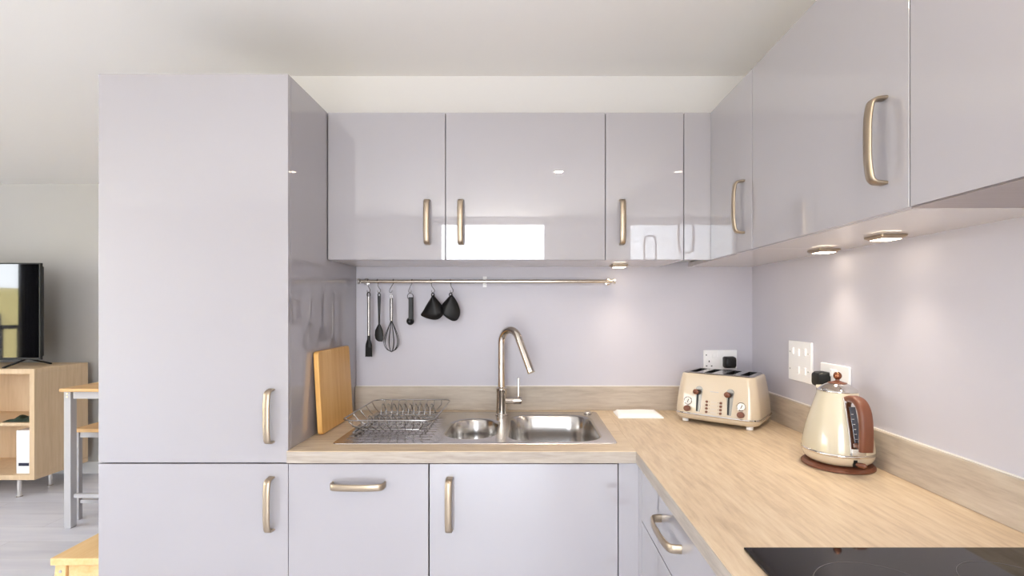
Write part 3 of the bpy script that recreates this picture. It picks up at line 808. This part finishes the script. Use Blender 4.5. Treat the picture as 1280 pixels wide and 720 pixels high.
# metal top plate with four slots
TZ = 0.2045; es = []; bm = B()
def loop_e(pts):
    vs = [bm.verts.new(p) for p in pts]
    for i in range(len(vs)): es.append(bm.edges.new((vs[i], vs[(i + 1) % len(vs)])))
loop_e(rrect(0, 0, hx_ - 0.012, hy_ - 0.011, 0.022, TZ + 0.0015, 6))
slots = (-0.096, -0.038, 0.038, 0.096)
for sx in slots: loop_e(rrect(sx, 0.0, 0.016, 0.068, 0.006, TZ + 0.0015, 4))
bmesh.ops.triangle_fill(bm, use_beauty=True, edges=es)
rings(bm, [rrect(0, 0, hx_ - 0.012, hy_ - 0.011, 0.022, TZ + 0.0015, 6), rrect(0, 0, hx_ - 0.0065, hy_ - 0.0065, 0.025, 0.2022, 6)], False, False)
bmesh.ops.remove_doubles(bm, verts=bm.verts, dist=1e-5)
tp = tl('top_plate', bm, BOWLST, angle=30)
for sx in slots:
    bm = B(); rings(bm, [rrect(sx, 0.0, 0.016, 0.068, 0.006, TZ + 0.0015, 4), rrect(sx, 0.0, 0.016, 0.068, 0.006, TZ - 0.09, 4)], False, True)
    tl('bread_slot', bm, BLACK, tp)
# front face furniture; front plane leans with the body
def fy(z): return -body_half(z)[1]
def front_disc(u, z, r, prof_out, m, nm, parent=None, n=24):
    """disc on the leaning front face"""
    sl = (fy(z + 0.01) - fy(z - 0.01)) / 0.02
    nrm = Vector((0, -1, sl)).normalized(); up = Vector((1, 0, 0)).cross(nrm) * -1; c = Vector((u, fy(z), z))
    bm = B(); rings(bm, [[tuple(c + Vector((1, 0, 0)) * rr * math.cos(2 * PI * k / n) + up * rr * math.sin(2 * PI * k / n) + nrm * h) for k in range(n)] for rr, h in prof_out], True, True)
    return tl(nm, bm, m, parent)
for u in (-0.099, 0.099):
    g = front_disc(u, 0.091, 0.015, [(0.0165, -0.001), (0.0165, 0.002), (0.0150, 0.0035), (0.0135, 0.0022)], CHROME, 'gauge')
    front_disc(u, 0.091, 0.0133, [(0.0133, 0.0015), (0.0133, 0.0028)], DIAL, 'dial_face', g)
    sl = (fy(0.1) - fy(0.08)) / 0.02
    bm = B(); tube(bm, [(u - 0.001, fy(0.085) - 0.0042, 0.085), (u + 0.004, fy(0.098) - 0.0042, 0.098)], 0.0011, 6); tl('needle', bm, BLACK, g)
    front_disc(u, 0.060, 0.012, [(0.0125, -0.001), (0.0125, 0.008), (0.0115, 0.0135), (0.006, 0.0145)], BROWN, 'browning_knob')
for u in (-0.058, 0.058):
    # flared chrome lever track: round head narrowing downward
    bm = B(); outl = [(u + 0.0135 * math.cos(a), 0.140 + 0.0135 * math.sin(a)) for a in [PI * k / 12 for k in range(13)]] + [(u - 0.0075, 0.060), (u - 0.006, 0.052), (u + 0.006, 0.052), (u + 0.0075, 0.060)]
    rings(bm, [[(p[0], fy(p[1]) + dy, p[1]) for p in outl] for dy in (0.001, -0.0022)])
    tr = tl('lever_track', bm, TRACKM)
    bm = B(); sl_ = [(u - 0.0075, 0.054), (u - 0.0005, 0.054), (u - 0.0005, 0.138), (u - 0.0075, 0.138)]
    rings(bm, [[(p[0], fy(p[1]) + dy, p[1]) for p in sl_] for dy in (-0.001, -0.003)]); tl('lever_slot', bm, BLACK, tr)
    zk = 0.133
    bm = B(); tube(bm, [(u - 0.006, fy(zk) - 0.001, zk), (u - 0.006, fy(zk) - 0.016, zk)], 0.003, 10); tl('lever_stem', bm, CHROME, tr)
    bm = B(); lathe(bm, [(0.003, 0.0), (0.0095, 0.002), (0.0115, 0.007), (0.0095, 0.012), (0.004, 0.0145)], (u - 0.006, fy(zk) - 0.012, zk), 20, axis='Y'); tl('lever_knob', bm, BROWN, tr)
for u in (-0.026, 0.026):
    for k in range(4):
        front_disc(u, 0.055 + 0.0135 * k, 0.004, [(0.0048, -0.001), (0.0048, 0.003), (0.0035, 0.004)], BROWN, 'button', None, 14)
for k in range(4):
    zz = 0.055 + 0.0135 * k
    bm = B(); box(bm, -0.010, 0.010, fy(zz) - 0.0006, fy(zz) + 0.001, zz - 0.0006, zz + 0.0006); tl('button_caption', bm, GREYM)
for u in (-0.0165, 0.0165):
    for k in range(4): front_disc(u, 0.055 + 0.0135 * k, 0.001, [(0.0011, -0.001), (0.0011, 0.0008)], BLACK, 'indicator', None, 8)
bm = B(); box(bm, -0.016, 0.016, fy(0.136) - 0.0007, fy(0.136) + 0.001, 0.1345, 0.1375); tl('nameplate', bm, GREYM)
for u in (-0.120, 0.120):
    for v in (-0.082, 0.082):
        bm = B(); lathe(bm, [(0.012, 0.0005), (0.0125, 0.004), (0.012, 0.015)], (u, v, 0), 20); tl('foot', bm, CLOTHW)

t.scale = (1.0, 1.0, 0.945)

# ------------------------------------------------------------------ kettle
kx, ky = 0.8905, 1.398
t = thing('kettle', 'ivory vintage electric kettle with brown handle and chrome lid', 'kettle', (kx, ky, WT))
c0 = (kx, ky, WT)
obj('power_base', lathe(B(), [(0.092, 0.0005), (0.0965, 0.002), (0.0965, 0.006), (0.090, 0.012), (0.070, 0.0145), (0.02, 0.015)], c0, 56), BROWN, t)
obj('lower_shell', lathe(B(), [(0.070, 0.016), (0.081, 0.018), (0.090, 0.026), (0.0945, 0.036), (0.0955, 0.044)], c0, 56), CREAM, t)
obj('chrome_band', lathe(B(), [(0.0955, 0.044), (0.0975, 0.046), (0.0975, 0.050), (0.0955, 0.052)], c0, 56, cap0=False, cap1=False), CHROME, t, angle=60)
prof = [(0.0955, 0.052), (0.0950, 0.062), (0.0925, 0.078), (0.0885, 0.098), (0.083, 0.120), (0.0765, 0.142), (0.0695, 0.164), (0.0625, 0.186), (0.0565, 0.204), (0.054, 0.214), (0.052, 0.216)]
def krad(z):
    for (r0, z0), (r1, z1) in zip(prof, prof[1:]):
        if z0 <= z <= z1: return r0 + (r1 - r0) * (z - z0) / (z1 - z0)
    return prof[-1][0]
obj('body', lathe(B(), prof, c0, 64), CREAMK, t, angle=60)
lid = obj('lid', lathe(B(), [(0.052, 0.2155), (0.0535, 0.218), (0.052, 0.2215), (0.044, 0.228), (0.034, 0.2345), (0.027, 0.238), (0.024, 0.2395)], c0, 48), CHROME, t, angle=60)
obj('lid_disc', lathe(B(), [(0.025, 0.2385), (0.025, 0.2405), (0.014, 0.2435), (0.006, 0.246), (0.0055, 0.252)], c0, 32), BROWN, lid)
obj('lid_knob', lathe(B(), [(0.004, 0.2495)] + [(0.0115 * math.sin(PI * k / 12), 0.2605 - 0.0115 * math.cos(PI * k / 12)) for k in range(1, 12)] + [(0.0005, 0.2719)], c0, 28), mat('knob_bronze', (150, 96, 70), 0.15, 0.8), lid)
# spout on the far side
bm = B(); rings(bm, [[(kx + w * math.cos(PI * k / 8), ky + y, WT + z - dz * math.sin(PI * k / 8)) for k in range(9)] for (w, y, z, dz) in ((0.026, krad(0.17) - 0.012, 0.214, 0.055), (0.022, 0.072, 0.216, 0.035), (0.012, 0.090, 0.221, 0.012))], True, True)
obj('spout', bm, CREAMK, t, angle=60)
# handle side strip (chrome frame + gauge) faces the camera
hd_ = Vector((-0.02, -1, 0)).normalized(); sd = Vector((0, 0, 1)).cross(hd_)
bm = B(); loops = []
for k in range(15):
    z = 0.054 + (0.205 - 0.054) * k / 14; hw = 0.0225 - 0.005 * k / 14
    R = krad(z); loops.append([tuple(Vector(c0) + sd * s * hw + hd_ * (math.sqrt(max(R * R - (s * hw) ** 2, 0)) + o_) + Vector((0, 0, z))) for s, o_ in ((-1, -0.002), (-1, 0.003), (-0.5, 0.0045), (0.5, 0.0045), (1, 0.003), (1, -0.002))])
rings(bm, loops); st = obj('gauge_frame', bm, CHROME, t, angle=40)
bm = B(); loops = []
for k in range(11):
    z = 0.072 + (0.182 - 0.072) * k / 10; R = krad(z)
    loops.append([tuple(Vector(c0) + sd * s * 0.0085 + hd_ * (R + o_) + Vector((0, 0, z))) for s, o_ in ((-1, 0.003), (-1, 0.0052), (1, 0.0052), (1, 0.003))])
rings(bm, loops); gw = obj('water_gauge', bm, WATERW, st)
bm = B()
for k in range(7):
    z = 0.085 + 0.013 * k; c = Vector(c0) + hd_ * (krad(z) + 0.0054) + Vector((0, 0, z)) - sd * 0.004
    tube(bm, [c - sd * 0.003, c + sd * 0.003], 0.0008, 5)
obj('gauge_marks', bm, DIAL, gw)['kind'] = 'stuff'
# handle: broad brown strap arching out and down
ctrl = [(0.052, 0.200), (0.075, 0.206), (0.104, 0.200), (0.122, 0.176), (0.128, 0.140), (0.1285, 0.100), (0.127, 0.073)]
def cr(P, n=6):
    out = []
    for i in range(len(P) - 1):
        p0 = P[max(0, i - 1)]; p1 = P[i]; p2 = P[i + 1]; p3 = P[min(len(P) - 1, i + 2)]
        for q in range(n):
            s = q / n
            out.append(tuple(0.5 * ((2 * p1[c]) + (-p0[c] + p2[c]) * s + (2 * p0[c] - 5 * p1[c] + 4 * p2[c] - p3[c]) * s * s + (-p0[c] + 3 * p1[c] - 3 * p2[c] + p3[c]) * s ** 3) for c in (0, 1)))
    out.append(P[-1]); return out
path = [Vector(c0) + hd_ * r + Vector((0, 0, z)) for r, z in cr(ctrl)]
loops = []; N = len(path)
for i, p in enumerate(path):
    tt = (path[min(N - 1, i + 1)] - path[max(0, i - 1)]).normalized(); nn = tt.cross(sd).normalized()
    f = i / (N - 1); hw = 0.0160 + 0.0030 * f; ht = 0.0085 + 0.002 * math.sin(PI * f)
    loops.append([tuple(p + sd * hw * math.copysign(abs(math.cos(a)) ** 0.6, math.cos(a)) + nn * ht * math.copysign(abs(math.sin(a)) ** 0.7, math.sin(a))) for a in [2 * PI * k / 20 for k in range(20)]])
bm = B(); rings(bm, loops); obj('handle', bm, BROWN, t, angle=50)
# lower bridge joining handle end to the body, inside the strap
zb_ = 0.082
bm = B(); rings(bm, [[tuple(Vector(c0) + sd * u * 0.011 + hd_ * r + Vector((0, 0, zb_ + v * 0.006))) for u, v in ((-1, -1), (1, -1), (1, 1), (-1, 1))] for r in (krad(zb_) + 0.001, 0.121)])
obj('handle_bridge', bm, BROWN, t, bevel=0.002)
# switch
sw = obj('switch_slot', bx(kx - 0.014, kx - 0.004, ky - 0.0955, ky - 0.090, WT + 0.022, WT + 0.041), BLACK, t)
bm = B(); tube(bm, [(kx - 0.008, ky - 0.091, WT + 0.030), (kx + 0.002, ky - 0.103, WT + 0.029), (kx + 0.008, ky - 0.106, WT + 0.028), (kx + 0.014, ky - 0.104, WT + 0.027)], [0.004, 0.007, 0.0075, 0.004], 12)
obj('switch_lever', bm, BROWN, t)

t.scale = (0.945, 0.945, 0.975)
# ------------------------------------------------------------------ folded white cloth
bm = B(); nx, ny = 14, 8; top = []; bot = []
for j in range(ny + 1):
    a, b_ = [], []
    for i in range(nx + 1):
        u, v = i / nx, j / ny
        x = 0.377 + 0.183 * u; y = 1.984 + 0.122 * v
        e = min(u, 1 - u, v, 1 - v); k = min(1, e / 0.06)
        z = 0.006 + 0.010 * math.sqrt(k) * (0.75 + 0.25 * v) + 0.0008 * math.sin(9 * u + 3 * v)
        a.append(bm.verts.new((x, y, WT + z))); b_.append(bm.verts.new((x, y, WT + 0.0005)))
    top.append(a); bot.append(b_)
for j in range(ny):
    for i in range(nx):
        bm.faces.new((top[j][i], top[j][i + 1], top[j + 1][i + 1], top[j + 1][i])); bm.faces.new((bot[j][i], bot[j + 1][i], bot[j + 1][i + 1], bot[j][i + 1]))
for i in range(nx):
    bm.faces.new((top[0][i], bot[0][i], bot[0][i + 1], top[0][i + 1])); bm.faces.new((top[ny][i], top[ny][i + 1], bot[ny][i + 1], bot[ny][i]))
for j in range(ny):
    bm.faces.new((top[j][0], top[j + 1][0], bot[j + 1][0], bot[j][0])); bm.faces.new((top[j][nx], bot[j][nx], bot[j + 1][nx], top[j + 1][nx]))
tag(obj('folded_cloth', bm, CLOTHW, angle=60), 'white folded cloth lying flat on the worktop left of the toaster', 'cloth')

# ------------------------------------------------------------------ television and its cabinet
X1 = -3.512; X0 = X1 - 1.8; Y0, Y1 = 3.50, 3.93; Z0, Z1 = 0.13, 0.925
t = thing('tv_cabinet', 'pale beech open-front cabinet under the television', 'cabinet', ((X0 + X1) / 2, 3.7, 0))
bm = B(); T = 0.036
box(bm, X0, X1, Y0, Y1, Z1 - T, Z1); box(bm, X0, X1, Y0, Y1, Z0, Z0 + T)
obj('case', bm, BEECH, t, bevel=0.002)
for xx in (X0, X0 + 0.9 - T / 2, X1 - T): obj('upright', bx(xx, xx + T, Y0, Y1, Z0 + T, Z1 - T), BEECH, t, bevel=0.001)
obj('back_panel', bx(X0 + T, X1 - T, Y1 - 0.02, Y1 - 0.01, Z0 + T, Z1 - T), BEECH, t)
for a in (X0 + T, X0 + 0.9 + T / 2): obj('shelf', bx(a, a + 0.9 - T * 1.5, Y0 + 0.012, Y1 - 0.02, 0.515, 0.537), BEECH, t)
for xx in (X1 - 0.137, X0 + 0.137):
    for yy in (Y0 + 0.03, Y1 - 0.17):
        obj('leg', lathe(B(), [(0.019, 0.0005), (0.019, 0.004), (0.0135, 0.006), (0.0135, Z0)], (xx, yy, 0), 20), CHROME, t)
t = thing('television', 'flat-screen television standing on the beech cabinet', 'television', (-4.22, 3.66, Z1))
TX0, TX1, TZ0, TZ1 = -4.86, -3.614, 0.975, 1.697
obj('back_shell', bx(TX0 + 0.02, TX1 - 0.02, 3.66, 3.70, TZ0 + 0.02, TZ1 - 0.02), BLACK, t, bevel=0.01)
bm = B()
box(bm, TX0, TX0 + 0.009, 3.645, 3.665, TZ0, TZ1); box(bm, TX1 - 0.009, TX1, 3.645, 3.665, TZ0, TZ1)
box(bm, TX0 + 0.009, TX1 - 0.009, 3.645, 3.665, TZ1 - 0.009, TZ1); box(bm, TX0 + 0.009, TX1 - 0.009, 3.645, 3.665, TZ0, TZ0 + 0.016)
obj('bezel', bm, BLACK, t)
obj('screen', bx(TX0 + 0.008, TX1 - 0.008, 3.648, 3.664, TZ0 + 0.015, TZ1 - 0.008), SCREEN, t)
for xx, s in ((-3.735, 1), (-4.74, -1)):
    bm = B(); ribbon(bm, arc_path([(xx - 0.02 * s, 3.52, Z1 + 0.006), (xx, 3.63, Z1 + 0.045), (xx, 3.665, Z1 + 0.055), (xx + 0.012 * s, 3.70, Z1 + 0.045), (xx + 0.05 * s, 3.80, Z1 + 0.006)], 0.02), (1, 0, 0), 0.022, 0.010)
    obj('foot', bm, BLACK, t)
t = thing('box_file', 'white box file with a dark label standing on the cabinet bottom', 'box file', (-3.63, 3.7, Z0 + T))
obj('case', bx(-3.672, -3.565, 3.53, 3.80, Z0 + T + 0.0005, 0.478), WHITEP, t, bevel=0.002)
obj('spine_label', bx(-3.655, -3.58, 3.5285, 3.5298, 0.222, 0.244), NAVY, t)
# crumpled cloth on the shelf
bm = B(); nx, ny = 22, 8; G = []
for j in range(ny + 1):
    row = []
    for i in range(nx + 1):
        u, v = i / nx, j / ny
        e = math.sin(PI * min(1, max(0, u))) ** 0.5 * math.sin(PI * v) ** 0.5
        row.append(bm.verts.new((-3.775 + 0.215 * u, 3.53 + 0.15 * v, 0.5385 + e * (0.022 + 0.045 * u * (0.7 + 0.3 * math.sin(7 * u + 3 * v)) + 0.012 * math.sin(16 * u + 6 * v)))))
    G.append(row)
for j in range(ny):
    for i in range(nx): bm.faces.new((G[j][i], G[j][i + 1], G[j + 1][i + 1], G[j + 1][i]))
ed = [e for e in bm.edges if e.is_boundary]
bmesh.ops.contextual_create(bm, geom=ed)
tag(obj('scarf', bm, GREENC, angle=60), 'crumpled dark green cloth on the shelf of the beech cabinet', 'cloth')

# ------------------------------------------------------------------ bar table and stool
TX, TY = -2.85, 2.99
t = thing('bar_table', 'tall grey-legged bar table with pine top beside the tall cabinet', 'table', (TX + 0.6, TY + 0.3, 0))
obj('tabletop', bx(TX, TX + 1.2, TY, TY + 0.6, 0.847, 0.867), PINEX, t, bevel=0.003)
for xx in (TX + 0.006, TX + 1.2 - 0.058):
    for yy in (TY + 0.025, TY + 0.6 - 0.067):
        obj('leg', bx(xx, xx + 0.042, yy, yy + 0.042, 0.0005, 0.8465), GREYM, t, bevel=0.002)
for yy in (TY + 0.032, TY + 0.6 - 0.06): obj('apron', bx(TX + 0.058, TX + 1.142, yy, yy + 0.028, 0.80, 0.8465), GREYM, t)
obj('apron', bx(TX + 0.022, TX + 0.05, TY + 0.067, TY + 0.533, 0.80, 0.8465), GREYM, t)
obj('foot_rail', bx(TX + 0.058, TX + 1.142, TY + 0.034, TY + 0.056, 0.186, 0.210), GREYM, t, bevel=0.002)
bm = B()
for xx in (TX + 0.03, TX + 0.044): lathe(bm, [(0.005, 0.0), (0.005, 0.002)], (xx, TY + 0.0253, 0.832 - (xx - TX) * 0.6), 12, axis='Y')
bm.free()
for zz in (0.832, 0.812): obj('bolt', lathe(B(), [(0.005, 0.0), (0.004, 0.002)], (TX + 0.027, TY + 0.0252, zz), 12, axis='Y'), CHROME, t)
SXX, SYY = -2.897, 3.125
t = thing('bar_stool', 'low grey-legged stool with pine seat tucked under the bar table', 'stool', (SXX + 0.18, SYY + 0.17, 0))
obj('seat', bx(SXX, SXX + 0.37, SYY, SYY + 0.34, 0.565, 0.588), PINEX, t, bevel=0.004)
for xx in (SXX + 0.006, SXX + 0.33):
    for yy in (SYY + 0.012, SYY + 0.30):
        obj('leg', bx(xx, xx + 0.028, yy, yy + 0.028, 0.0005, 0.5645), GREYM, t, bevel=0.002)
for yy in (SYY + 0.015, SYY + 0.303):
    obj('apron', bx(SXX + 0.04, SXX + 0.33, yy, yy + 0.022, 0.53, 0.5645), GREYM, t)
    obj('foot_rail', bx(SXX + 0.04, SXX + 0.33, yy, yy + 0.022, 0.108, 0.130), GREYM, t)

# wooden stool in the foreground
WX, WY = -1.716, 1.765
WW = 0.345
t = thing('step_stool', 'pale pine wooden stool on the floor beside the tall cabinet', 'stool', (WX + 0.18, WY + 0.2, 0))
obj('seat', bx(WX, WX + WW, WY, WY + 0.38, 0.428, 0.455), PINE, t, bevel=0.004, seg=3)
for sx, x_ in ((-1, WX + 0.025), (1, WX + WW - 0.04)):
    for sy, y_ in ((-1, WY + 0.03), (1, WY + 0.35)):
        bm = B(); a, b_ = 0.02, 0.014
        lo = (x_ + sx * 0.012 * 0, y_ + sy * 0.015)
        rings(bm, [[(x_ + q[0] * a, y_ + q[1] * b_, 0.4275) for q in ((-1, -1), (1, -1), (1, 1), (-1, 1))], [(x_ - 0.012 * 0 + sx * 0.02 + q[0] * a, y_ + sy * 0.02 + q[1] * b_, 0.0005) for q in ((-1, -1), (1, -1), (1, 1), (-1, 1))]])
        lg = obj('leg', bm, PINE, t, bevel=0.002)
        if sy < 0: obj('bolt', lathe(B(), [(0.006, 0.0), (0.005, 0.002)], (x_, y_ - b_ - 0.0002 - 0.0012, 0.40), 12, axis='Y'), GREYM, lg)
for yy in (WY + 0.022, WY + 0.342): obj('apron', bx(WX + 0.047, WX + WW - 0.062, yy, yy + 0.018, 0.375, 0.4275), PINE, t, bevel=0.002)
for xx in (WX + 0.031, WX + WW - 0.049): obj('rung', bx(xx, xx + 0.018, WY + 0.045, WY + 0.335, 0.19, 0.23), PINE, t, bevel=0.002)

# ------------------------------------------------------------------ curtain and the view seen mirrored in the television
bm = B(); n = 60; loops = []
for zz in (0.02, 2.3):
    loops.append([(XL + 0.10 + 0.03 * math.sin(k * 0.9) + (0.004 if zz > 1 else 0), 1.865 + 0.30 * k / n, zz) for k in range(n + 1)])
v0 = [bm.verts.new(p) for p in loops[0]]; v1 = [bm.verts.new(p) for p in loops[1]]
for k in range(n): bm.faces.new((v0[k], v0[k + 1], v1[k + 1], v1[k]))
cu = obj('curtain', bm, CURT, angle=80); md = cu.modifiers.new('thick', 'SOLIDIFY'); md.thickness = 0.004
tag(cu, 'dark grey curtain hanging by the window, seen mirrored in the television', 'curtain')
bt = thing('outside_apartment_building', 'yellow apartment building outside, seen mirrored in the television', 'building', (-20, -8, -9))
obj('wall', bx(-24, -16, -26, 6, -9, 2.0), YELLOW, bt)
for k in range(9):
    for zz in (-3.2, -0.2):
        obj('window', bx(-16.0, -15.95, -24.6 + k * 3.4, -23.4 + k * 3.4, zz, zz + 1.4), DARKGAP, bt)
bm = B(); box(bm, -6.55, -6.50, -1.2, 3.4, 1.10, 1.15)
for k in range(24): box(bm, -6.535, -6.515, -1.19 + k * 0.198, -1.17 + k * 0.198, 0.001, 1.10)
tag(obj('outside_railing', bm, CURT), 'dark balcony railing outside the side window, mirrored in the television', 'railing')

# ------------------------------------------------------------------ world, camera, view
w = bpy.data.worlds.new('World'); S.world = w; w.use_nodes = True
bg = w.node_tree.nodes['Background']
wn = w.node_tree
tc = wn.nodes.new('ShaderNodeTexCoord'); sx = wn.nodes.new('ShaderNodeSeparateXYZ'); rp = wn.nodes.new('ShaderNodeValToRGB')
mr = wn.nodes.new('ShaderNodeMapRange'); mr.inputs['From Min'].default_value = -1.0
wn.links.new(tc.outputs['Generated'], sx.inputs[0]); wn.links.new(sx.outputs['Z'], mr.inputs['Value']); wn.links.new(mr.outputs['Result'], rp.inputs['Fac'])
e = rp.color_ramp.elements        # sunlit paving and trees below the horizon, hazy bright sky above
e[0].position = 0.0; e[0].color = (0.95, 0.91, 0.86, 1)
e[1].position = 1.0; e[1].color = (0.66, 0.82, 1.0, 1)
for p_, c_ in ((0.485, (0.80, 0.80, 0.76, 1)), (0.505, (0.92, 0.96, 1.0, 1)), (0.62, (0.84, 0.92, 1.0, 1))):
    k = e.new(p_); k.color = c_
wn.links.new(rp.outputs['Color'], bg.inputs['Color']); bg.inputs['Strength'].default_value = 9.0

cam = bpy.data.cameras.new('Camera'); co = bpy.data.objects.new('Camera', cam); COL.objects.link(co)
co.location = (0, 0, 1.355); co.rotation_euler = (PI / 2, 0, 0)
cam.sensor_width = 36.0; cam.lens = 36.0 * 612 / 1280
cam.shift_x = -17 / 1280; cam.shift_y = 26 / 1280
cam.clip_start = 0.02; cam.clip_end = 500
S.camera = co
S.view_settings.view_transform = 'Standard'; S.view_settings.look = 'None'; S.view_settings.gamma = 1.0
S.view_settings.use_curve_mapping = False
S.view_settings.exposure = 0.39
S.cycles.max_bounces = 10; S.cycles.diffuse_bounces = 6; S.cycles.glossy_bounces = 6; S.cycles.transparent_max_bounces = 12
S.cycles.caustics_reflective = False; S.cycles.caustics_refractive = False
S.cycles.sample_clamp_indirect = 8.0
S.cycles.use_denoising = True
S.cycles.use_adaptive_sampling = False
S.cycles.denoising_prefilter = 'ACCURATE'
